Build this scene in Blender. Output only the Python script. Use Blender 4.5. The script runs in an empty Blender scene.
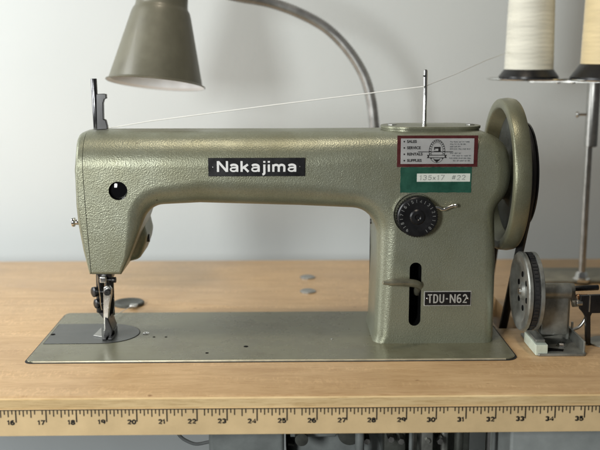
import bpy, bmesh, math, random
from mathutils import Vector, Matrix, Euler
random.seed(7)
R = math.radians
S = bpy.context.scene
COL = S.collection
PI = math.pi

# ------------------------------------------------------------------ camera
F = 933.0                       # focal length in photo pixels (600 wide)
PITCH, YAW = 10.6, 1.2
CAM = Vector((0.0, -0.751, 0.287))
ROT = Matrix.Rotation(R(-YAW), 3, 'Z') @ Matrix.Rotation(R(90 - PITCH), 3, 'X')

def at(px, py, X=None, Y=None, Z=None):
    """real-world point seen at a photo pixel, at a known depth / height"""
    d = ROT @ Vector(((px - 300) / F, (225 - py) / F, -1.0))
    if Y is not None: t = (Y - CAM.y) / d.y
    elif Z is not None: t = (Z - CAM.z) / d.z
    else: t = (X - CAM.x) / d.x
    return CAM + d * t

cd = bpy.data.cameras.new('camera'); co = bpy.data.objects.new('camera', cd); COL.objects.link(co)
co.location = CAM; co.rotation_euler = ROT.to_euler()
cd.sensor_width = 36; cd.lens = 36 * F / 600; cd.clip_start = 0.01; cd.clip_end = 50
cd.dof.use_dof = True; cd.dof.focus_distance = 0.885; cd.dof.aperture_fstop = 5.6
S.camera = co

# ------------------------------------------------------------------ materials
def new_mat(name):
    m = bpy.data.materials.new(name); m.use_nodes = True
    nt = m.node_tree; b = nt.nodes['Principled BSDF']
    return m, nt, b
def node(nt, t, **kw):
    n = nt.nodes.new(t)
    for k, v in kw.items():
        if k in n.inputs.keys(): n.inputs[k].default_value = v
        else: setattr(n, k, v)
    return n
def coords(nt, scale=(1, 1, 1)):
    tc = node(nt, 'ShaderNodeTexCoord'); mp = node(nt, 'ShaderNodeMapping')
    mp.inputs['Scale'].default_value = scale
    nt.links.new(tc.outputs['Object'], mp.inputs['Vector'])
    return mp.outputs['Vector']
def ramp(nt, fac, stops):
    r = node(nt, 'ShaderNodeValToRGB'); nt.links.new(fac, r.inputs['Fac'])
    e = r.color_ramp.elements
    while len(e) < len(stops): e.new(0.5)
    for el, (p, c) in zip(e, stops):
        el.position = p; el.color = (*c, 1) if len(c) == 3 else c
    return r.outputs['Color']
def mix(nt, a, b, fac, mode='MIX'):
    m = node(nt, 'ShaderNodeMix', data_type='RGBA', blend_type=mode)
    for sock, v in ((m.inputs[6], a), (m.inputs[7], b), (m.inputs[0], fac)):
        if hasattr(v, 'node'): nt.links.new(v, sock)
        else: sock.default_value = v if not isinstance(v, tuple) else (*v, 1)[:4]
    return m.outputs[2]

def simple(name, col, rough=0.4, metal=0.0, var=0.12, vscale=60, bump=0.0, bscale=400, coat=0.0, spec=0.5):
    m, nt, b = new_mat(name)
    v = coords(nt)
    n = node(nt, 'ShaderNodeTexNoise', Scale=vscale, Detail=6.0, Roughness=0.65); nt.links.new(v, n.inputs['Vector'])
    lo = tuple(c * (1 - var) for c in col); hi = tuple(min(1, c * (1 + var)) for c in col)
    nt.links.new(ramp(nt, n.outputs['Fac'], [(0.3, lo), (0.7, hi)]), b.inputs['Base Color'])
    rr = ramp(nt, n.outputs['Fac'], [(0.3, (rough * 0.8,) * 3), (0.7, (min(1, rough * 1.25),) * 3)])
    nt.links.new(rr, b.inputs['Roughness'])
    b.inputs['Metallic'].default_value = metal
    b.inputs['Coat Weight'].default_value = coat
    b.inputs['Specular IOR Level'].default_value = spec
    if bump:
        n2 = node(nt, 'ShaderNodeTexNoise', Scale=bscale, Detail=3.0); nt.links.new(v, n2.inputs['Vector'])
        bp = node(nt, 'ShaderNodeBump', Strength=bump, Distance=0.0005); nt.links.new(n2.outputs['Fac'], bp.inputs['Height'])
        nt.links.new(bp.outputs['Normal'], b.inputs['Normal'])
    return m

def hammer(name, col, strength=0.45, rough=0.345, scale=940):
    """hammertone enamel: small dimples, faint metallic flake"""
    m, nt, b = new_mat(name)
    v = coords(nt)
    warp = node(nt, 'ShaderNodeTexNoise', Scale=300.0, Detail=2.0); nt.links.new(v, warp.inputs['Vector'])
    vv = mix(nt, v, warp.outputs['Color'], 0.0022)
    vo = node(nt, 'ShaderNodeTexVoronoi', Scale=scale, feature='SMOOTH_F1'); nt.links.new(vv, vo.inputs['Vector'])
    vo.inputs['Smoothness'].default_value = 0.6
    n = node(nt, 'ShaderNodeTexNoise', Scale=scale * 0.75, Detail=2.5, Roughness=0.5); nt.links.new(v, n.inputs['Vector'])
    n3 = node(nt, 'ShaderNodeTexNoise', Scale=18.0, Detail=5.0); nt.links.new(v, n3.inputs['Vector'])
    h = mix(nt, vo.outputs['Distance'], n.outputs['Fac'], 0.6)
    bp = node(nt, 'ShaderNodeBump', Strength=strength, Distance=0.0006); nt.links.new(h, bp.inputs['Height'])
    nt.links.new(bp.outputs['Normal'], b.inputs['Normal'])
    fine = ramp(nt, n.outputs['Fac'], [(0.36, tuple(c * 0.93 for c in col)), (0.62, tuple(c * 1.06 for c in col))])
    big = ramp(nt, n3.outputs['Fac'], [(0.3, (0.84, 0.83, 0.78)), (0.7, (1.08, 1.08, 1.08))])
    c = mix(nt, fine, big, 1.0, 'MULTIPLY')
    ch = node(nt, 'ShaderNodeTexVoronoi', Scale=42.0); nt.links.new(mix(nt, v, warp.outputs['Color'], 0.006), ch.inputs['Vector'])
    chips = ramp(nt, ch.outputs['Distance'], [(0.035, (1, 1, 1)), (0.055, (0, 0, 0))])
    sel = node(nt, 'ShaderNodeTexNoise', Scale=14.0, Detail=2.0); nt.links.new(v, sel.inputs['Vector'])
    few = mix(nt, chips, ramp(nt, sel.outputs['Fac'], [(0.54, (0, 0, 0)), (0.60, (1, 1, 1))]), 1.0, 'MULTIPLY')
    c = mix(nt, c, (0.05, 0.04, 0.028), few)
    gr = node(nt, 'ShaderNodeTexNoise', Scale=6.0, Detail=7.0, Roughness=0.7); nt.links.new(v, gr.inputs['Vector'])
    c = mix(nt, c, ramp(nt, gr.outputs['Fac'], [(0.38, (0.74, 0.70, 0.58)), (0.52, (1, 1, 1))]), 0.55, 'MULTIPLY')
    nt.links.new(c, b.inputs['Base Color'])
    nt.links.new(ramp(nt, n3.outputs['Fac'], [(0.3, (rough * 1.2,) * 3), (0.7, (rough * .85,) * 3)]), b.inputs['Roughness'])
    b.inputs['Metallic'].default_value = 0.5
    return m

def wood(name, dark, light, flecks=True, rough=0.33):
    m, nt, b = new_mat(name)
    v = coords(nt, (3.2, 34, 34))
    n = node(nt, 'ShaderNodeTexNoise', Scale=2.6, Detail=9.0, Roughness=0.62, Distortion=0.6); nt.links.new(v, n.inputs['Vector'])
    c1 = ramp(nt, n.outputs['Fac'], [(0.32, dark), (0.5, tuple((a * .45 + c * .55) for a, c in zip(dark, light))), (0.68, light)])
    v2 = coords(nt, (26, 520, 520))
    n2 = node(nt, 'ShaderNodeTexNoise', Scale=2.0, Detail=4.0, Roughness=0.7); nt.links.new(v2, n2.inputs['Vector'])
    c2 = ramp(nt, n2.outputs['Fac'], [(0.37, (0.74, 0.68, 0.60)), (0.50, (1, 1, 1))])
    c = mix(nt, c1, c2, 0.8, 'MULTIPLY')
    if flecks:   # beech ray flecks: short pale dashes across the grain, in bands
        v3 = coords(nt, (170, 60, 60))
        n3 = node(nt, 'ShaderNodeTexNoise', Scale=1.6, Detail=2.0, Distortion=1.2); nt.links.new(v3, n3.inputs['Vector'])
        v4 = coords(nt, (5, 45, 45))
        n4 = node(nt, 'ShaderNodeTexNoise', Scale=1.0, Detail=3.0); nt.links.new(v4, n4.inputs['Vector'])
        f = mix(nt, ramp(nt, n3.outputs['Fac'], [(0.5, (0, 0, 0)), (0.62, (1, 1, 1))]), ramp(nt, n4.outputs['Fac'], [(0.45, (0, 0, 0)), (0.62, (1, 1, 1))]), 1.0, 'MULTIPLY')
        bw = node(nt, 'ShaderNodeMath', operation='MULTIPLY'); nt.links.new(f, bw.inputs[0]); bw.inputs[1].default_value = 0.32
        c = mix(nt, c, tuple(min(1, x * 1.35) for x in light), bw.outputs[0])
    n5 = node(nt, 'ShaderNodeTexNoise', Scale=9.0, Detail=4.0); nt.links.new(coords(nt), n5.inputs['Vector'])
    c = mix(nt, c, ramp(nt, n5.outputs['Fac'], [(0.35, (0.9, 0.88, 0.86)), (0.65, (1.04, 1.04, 1.04))]), 1.0, 'MULTIPLY')
    # small dark knots and nicks
    vk = node(nt, 'ShaderNodeTexVoronoi', Scale=1.0); nt.links.new(coords(nt, (16, 34, 34)), vk.inputs['Vector'])
    c = mix(nt, c, ramp(nt, vk.outputs['Distance'], [(0.02, (0.35, 0.25, 0.18)), (0.045, (1, 1, 1))]), 0.8, 'MULTIPLY')
    nt.links.new(c, b.inputs['Base Color'])
    b.inputs['Roughness'].default_value = rough
    nt.links.new(ramp(nt, n5.outputs['Fac'], [(0.3, (rough * .8,) * 3), (0.7, (rough * 1.3,) * 3)]), b.inputs['Roughness'])
    bp = node(nt, 'ShaderNodeBump', Strength=0.12, Distance=0.0004); nt.links.new(n2.outputs['Fac'], bp.inputs['Height'])
    nt.links.new(bp.outputs['Normal'], b.inputs['Normal'])
    return m

M = {}
M['paint'] = hammer('hammertone_green_paint', (0.285, 0.298, 0.228), 0.45, 0.36)
M['wheelpaint'] = hammer('handwheel_green_paint', (0.23, 0.235, 0.17), 0.3, 0.36, 1100)
M['bed'] = simple('bed_olive_paint', (0.19, 0.186, 0.125), 0.27, 0.3, 0.17, 16, 0.05, 900)
M['plate'] = simple('blued_steel_slide_plate', (0.10, 0.105, 0.10), 0.32, 0.5, 0.18, 40, 0.05, 300)
M['chrome'] = simple('polished_steel', (0.72, 0.72, 0.70), 0.16, 1.0, 0.08, 150)
M['steel'] = simple('dull_steel', (0.42, 0.42, 0.40), 0.36, 1.0, 0.2, 90, 0.08, 600)
M['lip'] = simple('worn_bare_edge', (0.62, 0.58, 0.44), 0.35, 0.4, 0.25, 60)
M['darksteel'] = simple('darkened_steel_rod', (0.16, 0.16, 0.165), 0.2, 1.0, 0.3, 120)
M['gloss'] = simple('black_glass', (0.004, 0.004, 0.005), 0.05, 0, 0.1, 50)
M['neck'] = simple('gooseneck_steel', (0.42, 0.42, 0.41), 0.36, 0.75, 0.25, 60)
M['lever'] = simple('painted_lever', (0.27, 0.265, 0.20), 0.33, 0.5, 0.2, 90)
M['copper'] = simple('coppery_spring', (0.45, 0.22, 0.10), 0.35, 0.9, 0.2, 90)
M['brightsteel'] = simple('worn_bright_steel', (0.5, 0.5, 0.48), 0.24, 1.0, 0.3, 160)
M['zinc'] = simple('worn_cast_metal', (0.28, 0.285, 0.26), 0.4, 0.6, 0.42, 45, 0.2, 500)
M['castdark'] = simple('dark_cast_metal', (0.075, 0.08, 0.07), 0.5, 0.4, 0.3, 70, 0.25, 500)
M['black'] = simple('black_plastic', (0.008, 0.008, 0.009), 0.3, 0.0, 0.3, 90, 0.05, 600)
M['blacksteel'] = simple('blackened_steel', (0.007, 0.007, 0.008), 0.3, 0.0, 0.3, 120)
M['cavity'] = simple('dark_cavity', (0.004, 0.004, 0.004), 0.9, 0, 0.3, 60, spec=0.1)
M['rubber'] = simple('black_rubber', (0.016, 0.016, 0.017), 0.62, 0.0, 0.3, 120, 0.2, 900)
M['wood'] = wood('beech_tabletop', (0.485, 0.315, 0.16), (0.60, 0.415, 0.225))
M['woodedge'] = wood('beech_edge', (0.70, 0.50, 0.25), (0.84, 0.64, 0.35), False, 0.4)
M['tape'] = simple('yellowed_measuring_tape', (0.77, 0.57, 0.31), 0.4, 0.0, 0.11, 22, 0.05, 300)
M['ink'] = simple('black_ink', (0.006, 0.005, 0.004), 0.6, 0, 0.3, 300)
M['white'] = simple('white_lettering', (0.82, 0.83, 0.82), 0.4, 0, 0.04, 300)
M['letgrey'] = simple('pale_engraved_lettering', (0.48, 0.48, 0.45), 0.4, 0.3, 0.15, 300)
M['labelsilver'] = simple('silver_label_foil', (0.50, 0.50, 0.49), 0.33, 0.3, 0.06, 60)
M['burgundy'] = simple('burgundy_label_border', (0.075, 0.012, 0.012), 0.35, 0, 0.2, 200)
M['green'] = simple('green_tape', (0.010, 0.072, 0.045), 0.4, 0, 0.3, 60, 0.15, 300)
M['paper'] = simple('white_paper_strip', (0.66, 0.69, 0.63), 0.6, 0, 0.06, 120)
M['pencil'] = simple('pencil_grey', (0.20, 0.21, 0.20), 0.6, 0, 0.3, 500)
M['shade'] = simple('olive_enamel_shade', (0.145, 0.138, 0.098), 0.42, 0.1, 0.16, 20, 0.05, 60, coat=0.08)
M['shadein'] = simple('white_enamel_inside', (0.80, 0.82, 0.84), 0.35, 0, 0.04, 40)
M['pale'] = simple('pale_green_block', (0.60, 0.66, 0.55), 0.5, 0, 0.12, 120, 0.2, 400)
M['greybox'] = simple('grey_painted_sheet', (0.38, 0.41, 0.40), 0.45, 0.1, 0.15, 30, 0.08, 300)
M['bluegrey'] = simple('blue_grey_motor_paint', (0.20, 0.22, 0.215), 0.4, 0.1, 0.22, 35, 0.15, 300)
M['cable'] = simple('grey_cable', (0.12, 0.13, 0.13), 0.5, 0, 0.1, 80)
M['red'] = simple('red_cap', (0.16, 0.03, 0.02), 0.5, 0, 0.2, 80)
M['traymetal'] = simple('dusty_metal_tray', (0.24, 0.23, 0.18), 0.5, 0.3, 0.25, 60, 0.2, 300)

def thread_mat(name, c):
    m, nt, b = new_mat(name)
    w = node(nt, 'ShaderNodeTexWave', Scale=260.0, Distortion=1.2, bands_direction='Z'); w.inputs['Detail'].default_value = 2
    nt.links.new(coords(nt), w.inputs['Vector'])
    n = node(nt, 'ShaderNodeTexNoise', Scale=1.0, Detail=4.0); nt.links.new(coords(nt, (14, 14, 90)), n.inputs['Vector'])
    cc = ramp(nt, n.outputs['Fac'], [(0.35, tuple(x * .86 for x in c)), (0.62, c)])
    nt.links.new(mix(nt, cc, ramp(nt, w.outputs['Fac'], [(0, (.9, .9, .88)), (1, (1, 1, 1))]), 1.0, 'MULTIPLY'), b.inputs['Base Color'])
    bp = node(nt, 'ShaderNodeBump', Strength=0.35, Distance=0.0006); nt.links.new(w.outputs['Fac'], bp.inputs['Height'])
    nt.links.new(bp.outputs['Normal'], b.inputs['Normal'])
    for sg in (.10, -.10):
        tc = node(nt, 'ShaderNodeTexCoord'); mp_ = node(nt, 'ShaderNodeMapping'); mp_.inputs['Rotation'].default_value = (0, sg, 0)
        nt.links.new(tc.outputs['Object'], mp_.inputs['Vector'])
        w2 = node(nt, 'ShaderNodeTexWave', Scale=60.0, Distortion=2.5, bands_direction='Z'); w2.inputs['Detail'].default_value = 3; nt.links.new(mp_.outputs['Vector'], w2.inputs['Vector'])
        b2 = node(nt, 'ShaderNodeBump', Strength=0.18, Distance=0.0008); nt.links.new(w2.outputs['Fac'], b2.inputs['Height'])
        nt.links.new(bp.outputs['Normal'], b2.inputs['Normal']); nt.links.new(b2.outputs['Normal'], b.inputs['Normal']); bp = b2
    b.inputs['Roughness'].default_value = 0.5
    b.inputs['Sheen Weight'].default_value = 0.3
    return m
M['thread'] = thread_mat('ivory_thread', (0.86, 0.84, 0.72))
M['thread2'] = thread_mat('cream_thread', (0.86, 0.70, 0.40))

def scratch(m, amt, ang=.3):
    nt = m.node_tree; b = nt.nodes['Principled BSDF']; src = b.inputs['Base Color'].links[0].from_socket
    tc = node(nt, 'ShaderNodeTexCoord')
    for k, (a, sc) in enumerate(((ang, 55), (-.9, 40), (1.4, 70))):
        mp = node(nt, 'ShaderNodeMapping'); mp.inputs['Rotation'].default_value = (0, 0, a); mp.inputs['Scale'].default_value = (1.2, sc, 1)
        nt.links.new(tc.outputs['Object'], mp.inputs['Vector'])
        n = node(nt, 'ShaderNodeTexNoise', Scale=9.0, Detail=3.0, Roughness=.6, Distortion=.15); nt.links.new(mp.outputs['Vector'], n.inputs['Vector'])
        src = mix(nt, src, mix(nt, src, (1.5, 1.5, 1.45), 1.0, 'MULTIPLY'), ramp(nt, n.outputs['Fac'], [(0.655, (0, 0, 0)), (0.69, (amt,) * 3)]))
    n = node(nt, 'ShaderNodeTexNoise', Scale=11.0, Detail=8.0, Roughness=.75); nt.links.new(tc.outputs['Object'], n.inputs['Vector'])
    src = mix(nt, src, ramp(nt, n.outputs['Fac'], [(0.36, (.68, .63, .54)), (0.5, (1, 1, 1))]), .6, 'MULTIPLY')
    nt.links.new(src, b.inputs['Base Color'])
scratch(M['bed'], .5); scratch(M['plate'], .6, .1)
def wall_mat():
    m, nt, b = new_mat('painted_wall')
    n = node(nt, 'ShaderNodeTexNoise', Scale=3.0, Detail=5.0); nt.links.new(coords(nt), n.inputs['Vector'])
    nt.links.new(ramp(nt, n.outputs['Fac'], [(0.3, (0.59, 0.625, 0.615)), (0.7, (0.63, 0.66, 0.65))]), b.inputs['Base Color'])
    b.inputs['Roughness'].default_value = 0.6
    n2 = node(nt, 'ShaderNodeTexNoise', Scale=220.0, Detail=4.0); nt.links.new(coords(nt), n2.inputs['Vector'])
    bp = node(nt, 'ShaderNodeBump', Strength=0.25, Distance=0.001); nt.links.new(n2.outputs['Fac'], bp.inputs['Height'])
    nt.links.new(bp.outputs['Normal'], b.inputs['Normal'])
    return m
M['wall'] = wall_mat()

# ------------------------------------------------------------------ object helpers
def obj(name, bm, m, parent=None, smooth=True, angle=35, wn=False, label=None):
    bmesh.ops.remove_doubles(bm, verts=bm.verts, dist=1e-6)
    bmesh.ops.dissolve_degenerate(bm, dist=1e-7, edges=bm.edges)
    bmesh.ops.recalc_face_normals(bm, faces=bm.faces)
    for f in bm.faces: f.smooth = smooth
    for e in bm.edges:
        if len(e.link_faces) == 2 and e.calc_face_angle(0) > R(angle): e.smooth = False
    me = bpy.data.meshes.new(name); bm.to_mesh(me); bm.free()
    for x in (m if isinstance(m, (list, tuple)) else [m]): me.materials.append(x)
    o = bpy.data.objects.new(name, me); COL.objects.link(o)
    if parent is not None:
        o.parent = parent; o.matrix_parent_inverse = parent.matrix_world.inverted()
    if wn:
        w = o.modifiers.new('weighted_normal', 'WEIGHTED_NORMAL'); w.keep_sharp = True; w.weight = 100
    if label: o['label'] = label
    return o
def thing(name, label, cat, loc=(0, 0, 0), group=None):
    o = bpy.data.objects.new(name, None); COL.objects.link(o)
    o.location = loc; o.empty_display_size = 0.02
    o.matrix_world = Matrix.Translation(loc)
    tag(o, label, cat, group); return o
def tag(o, label, cat, group=None):
    o['label'] = label; o['category'] = cat
    if group: o['group'] = group
    return o
def BM(): return bmesh.new()

def box(bm, x0, x1, y0, y1, z0, z1, bev=0.0, seg=2, mi=0):
    b = bmesh.new()
    bmesh.ops.create_cube(b, size=1)
    for v in b.verts:
        v.co = Vector(((x0 + x1) / 2 + v.co.x * (x1 - x0), (y0 + y1) / 2 + v.co.y * (y1 - y0), (z0 + z1) / 2 + v.co.z * (z1 - z0)))
    if bev: bmesh.ops.bevel(b, geom=list(b.edges), offset=bev, segments=seg, affect='EDGES', profile=0.5)
    merge(bm, b, mi)
def merge(bm, b, mi=0, M4=None):
    if M4 is not None: bmesh.ops.transform(b, matrix=M4, verts=b.verts)
    mp = {v: bm.verts.new(v.co) for v in b.verts}
    for f in b.faces:
        try:
            nf = bm.faces.new([mp[v] for v in f.verts]); nf.material_index = mi
        except ValueError: pass
    b.free()
def lathe(bm, prof, origin, axis='Z', n=48, mi=0):
    """prof: list of (along, radius); spins about an axis through origin"""
    o = Vector(origin)
    if isinstance(axis, str):
        a = {'X': Vector((1, 0, 0)), 'Y': Vector((0, 1, 0)), 'Z': Vector((0, 0, 1))}[axis]
    else: a = Vector(axis).normalized()
    u = a.orthogonal().normalized(); w = a.cross(u)
    rings = []
    for t, r in prof:
        c = o + a * t
        if r < 1e-6: rings.append([bm.verts.new(c)])
        else: rings.append([bm.verts.new(c + (u * math.cos(2 * PI * i / n) + w * math.sin(2 * PI * i / n)) * r) for i in range(n)])
    for A, B in zip(rings, rings[1:]):
        for i in range(n):
            j = (i + 1) % n
            if len(A) == 1 and len(B) == 1: continue
            if len(A) == 1: f = bm.faces.new((A[0], B[i], B[j]))
            elif len(B) == 1: f = bm.faces.new((A[i], A[j], B[0]))
            else: f = bm.faces.new((A[i], A[j], B[j], B[i]))
            f.material_index = mi
def cyl(bm, a, b, r, n=24, bev=0.0, mi=0, r2=None):
    a = Vector(a); b = Vector(b); L = (b - a).length; r2 = r if r2 is None else r2
    if bev: prof = [(0, 0), (0, r - bev), (bev * .3, r - bev * .3), (bev, r), (L - bev, r2), (L - bev * .3, r2 - bev * .3), (L, r2 - bev), (L, 0)]
    else: prof = [(0, 0), (0, r), (L, r2), (L, 0)]
    lathe(bm, prof, a, b - a, n, mi)
def tube(bm, pts, rad, n=12, mi=0, closed=False, sy=1.0):
    """swept tube; rad a number or a list"""
    pts = [Vector(p) for p in pts]; N = len(pts)
    rads = rad if isinstance(rad, (list, tuple)) else [rad] * N
    up = None; rings = []
    for i, p in enumerate(pts):
        if closed: t = (pts[(i + 1) % N] - pts[i - 1]).normalized()
        else: t = (pts[min(i + 1, N - 1)] - pts[max(i - 1, 0)]).normalized()
        if up is None: up = t.orthogonal().normalized()
        up = (up - t * up.dot(t)).normalized(); w = t.cross(up)
        rings.append([bm.verts.new(p + (up * math.cos(2 * PI * k / n) + w * math.sin(2 * PI * k / n) * sy) * rads[i]) for k in range(n)])
    M_ = N if closed else N - 1
    for i in range(M_):
        A, B = rings[i], rings[(i + 1) % N]
        for k in range(n):
            f = bm.faces.new((A[k], A[(k + 1) % n], B[(k + 1) % n], B[k])); f.material_index = mi
    if not closed:
        bm.faces.new(rings[0]).material_index = mi; bm.faces.new(rings[-1][::-1]).material_index = mi
def spline(ctrl, m=12):
    P = [Vector(p) for p in ctrl]; P = [2 * P[0] - P[1]] + P + [2 * P[-1] - P[-2]]; out = []
    for i in range(1, len(P) - 2):
        for k in range(m):
            t = k / m; p0, p1, p2, p3 = P[i - 1:i + 3]
            out.append(0.5 * ((2 * p1) + (p2 - p0) * t + (2 * p0 - 5 * p1 + 4 * p2 - p3) * t * t + (3 * p1 - p0 - 3 * p2 + p3) * t ** 3))
    out.append(P[-2]); return out
def fillet(poly, n=8):
    """poly: list of (a, b, radius); returns list of (a, b, index_of_corner)"""
    out = []; N = len(poly)
    for i, (x, y, r) in enumerate(poly):
        p = Vector((x, y)); a = Vector(poly[i - 1][:2]); c = Vector(poly[(i + 1) % N][:2])
        if r <= 0: out.append((x, y, i)); continue
        d1 = (a - p).normalized(); d2 = (c - p).normalized()
        ang = d1.angle(d2); half = ang / 2
        if ang > R(178): out.append((x, y, i)); continue
        L = min(r / math.tan(half), (a - p).length * .49, (c - p).length * .49); rr = L * math.tan(half)
        cen = p + (d1 + d2).normalized() * (rr / math.sin(half))
        s = (p + d1 * L) - cen; e = (p + d2 * L) - cen
        tot = math.atan2(s.x * e.y - s.y * e.x, s.dot(e))
        for k in range(n + 1):
            t = tot * k / n
            out.append((cen.x + s.x * math.cos(t) - s.y * math.sin(t), cen.y + s.x * math.sin(t) + s.y * math.cos(t), i))
    return out
def prism(bm, pts, plane, lo, hi, mi=0, bev=0.0):
    """pts 2-D outline; plane 'XY' (extrude z), 'XZ' (extrude y), 'YZ' (extrude x)"""
    def mk(p, h): return {'XY': (p[0], p[1], h), 'XZ': (p[0], h, p[1]), 'YZ': (h, p[0], p[1])}[plane]
    b = bmesh.new()
    A = [b.verts.new(mk(p, lo)) for p in pts]; B = [b.verts.new(mk(p, hi)) for p in pts]
    N = len(pts); fa = b.faces.new(A[::-1]); fb = b.faces.new(B)
    for i in range(N): b.faces.new((A[i], A[(i + 1) % N], B[(i + 1) % N], B[i]))
    if bev:
        bmesh.ops.recalc_face_normals(b, faces=b.faces)
        ed = list(fa.edges) + list(fb.edges)
        bmesh.ops.bevel(b, geom=ed, offset=bev, segments=3, affect='EDGES', profile=0.5)
    merge(bm, b, mi)
def puff(bm, verts, y0, y1, k=7):
    """verts: (x, z, inset_x, inset_z, ry). Outline extruded from y0 to y1 with rounded front and back rims."""
    rings = []
    for side in (0, 1):
        seq = range(k + 1) if side == 0 else range(k, -1, -1)
        for t in seq:
            a = (PI / 2) * t / k; ring = []
            for (x, z, ix, iz, ry) in verts:
                s = 1 - math.sin(a); dy = ry * (1 - math.cos(a))
                y = y0 + dy if side == 0 else y1 - dy
                ring.append(bm.verts.new((x + ix * s, y, z + iz * s)))
            rings.append(ring)
    N = len(verts)
    for A, B in zip(rings, rings[1:]):
        for i in range(N):
            j = (i + 1) % N
            if i != j:
                try: bm.faces.new((A[i], A[j], B[j], B[i]))
                except ValueError: pass
    bm.faces.new(rings[0]); bm.faces.new(rings[-1][::-1])
def miter(poly, rs):
    """inset vectors for a CCW outline"""
    N = len(poly); out = []
    for i in range(N):
        p = Vector(poly[i]); a = Vector(poly[i - 1]); c = Vector(poly[(i + 1) % N])
        e1 = (p - a).normalized(); e2 = (c - p).normalized()
        n1 = Vector((-e1.y, e1.x)); n2 = Vector((-e2.y, e2.x))   # inward for CCW
        m = (n1 + n2) / max(0.35, 1 + n1.dot(n2))
        out.append((p.x, p.y, m.x * rs[i], m.y * rs[i], rs[i]))
    return out
def text_bm(bm, s, size, loc, bold=0.0, depth=0.0002, align='CENTER', sx=1.0, rotm=None, space=1.0, shear=0.0):
    cu = bpy.data.curves.new('t', 'FONT'); cu.body = s; cu.size = size; cu.offset = bold; cu.extrude = depth
    cu.align_x = align; cu.align_y = 'CENTER'; cu.resolution_u = 4; cu.space_character = space; cu.shear = shear
    o = bpy.data.objects.new('t', cu); COL.objects.link(o)
    bpy.context.view_layer.update()
    dg = bpy.context.evaluated_depsgraph_get(); me = bpy.data.meshes.new_from_object(o.evaluated_get(dg))
    b = bmesh.new(); b.from_mesh(me)
    base = Matrix.Rotation(PI / 2, 4, 'X') if rotm is None else rotm
    merge(bm, b, 0, Matrix.Translation(loc) @ base @ Matrix.Diagonal((sx, 1, 1, 1)))
    bpy.data.objects.remove(o); bpy.data.curves.remove(cu); bpy.data.meshes.remove(me)

# --- stroke lettering (wide bold grotesque, as on the plates and the tape)
def arc(cx, cy, rx, ry, a0, a1, n=10):
    return [(cx + rx * math.cos(R(a0 + (a1 - a0) * k / n)), cy + ry * math.sin(R(a0 + (a1 - a0) * k / n))) for k in range(n + 1)]
G = {
 'N': (0.92, [[(.12, 0), (.12, 1)], [(.80, 0), (.80, 1)], [(.14, .96), (.78, .04)]]),
 'a': (0.80, [[(.12, .55)] + arc(.36, .48, .26, .18, 130, 0) + [(.62, 0)], [(.60, .39), (.33, .39)] + arc(.33, .225, .21, .165, 90, 270, 8) + [(.45, .07), (.60, .20)]]),
 'k': (0.76, [[(.12, 0), (.12, 1)], [(.14, .30), (.60, .68)], [(.30, .42), (.64, 0)]]),
 'j': (0.36, [[(.22, .68), (.22, -.10)] + arc(.07, -.10, .15, .14, 0, -90, 5), [(.22, .84), (.22, 1)]]),
 'i': (0.36, [[(.17, 0), (.17, .68)], [(.17, .84), (.17, 1)]]),
 'm': (1.12, [[(.12, 0), (.12, .68)], [(.12, .46)] + arc(.33, .46, .20, .18, 150, 0, 6) + [(.53, 0)], [(.53, .46)] + arc(.75, .46, .20, .18, 150, 0, 6) + [(.95, 0)]]),
 'T': (0.70, [[(.02, .94), (.66, .94)], [(.34, .90), (.34, 0)]]),
 'D': (0.76, [[(.10, .06), (.10, .94), (.34, .94)] + arc(.34, .62, .28, .32, 90, 0, 6) + arc(.34, .38, .28, .32, 0, -90, 6) + [(.10, .06)]]),
 'U': (0.76, [[(.10, 1), (.10, .30)] + arc(.36, .30, .26, .24, 180, 360, 8) + [(.62, 1)]]),
 '-': (0.48, [[(.08, .48), (.38, .48)]]),
 '0': (0.74, [arc(.35, .5, .25, .44, 0, 360, 20)]),
 '1': (0.50, [[(.06, .74), (.26, .96), (.26, 0)]]),
 '2': (0.72, [arc(.34, .68, .24, .26, 170, -30, 10) + [(.10, .06), (.62, .06)]]),
 '3': (0.72, [arc(.32, .72, .24, .22, 160, -90, 10), arc(.32, .28, .26, .22, 90, -160, 10)]),
 '4': (0.74, [[(.50, 0), (.50, .94), (.06, .28), (.66, .28)]]),
 '5': (0.72, [[(.58, .94), (.16, .94), (.12, .50)] + arc(.33, .34, .26, .28, 110, -160, 12)]),
 '6': (0.74, [arc(.40, .56, .30, .38, 60, 175, 8) + [(.10, .32)] + arc(.36, .31, .26, .25, 190, 350, 8), arc(.36, .31, .26, .25, -15, 175, 8)]),
 '7': (0.68, [[(.04, .94), (.60, .94), (.24, 0)]]),
 '8': (0.74, [arc(.35, .74, .21, .20, 0, 360, 16), arc(.35, .28, .26, .23, 0, 360, 16)]),
 '9': (0.74, [arc(.36, .70, .26, .24, 0, 360, 16), arc(.36, .58, .26, .50, 0, -65, 5)]),
 'x': (0.60, [[(.06, .05), (.46, .60)], [(.06, .60), (.46, .05)]]),
 '#': (0.76, [[(.22, .1), (.30, .95)], [(.46, .1), (.54, .95)], [(.06, .36), (.62, .36)], [(.10, .68), (.66, .68)]]),
 ' ': (0.45, []),
}
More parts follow.
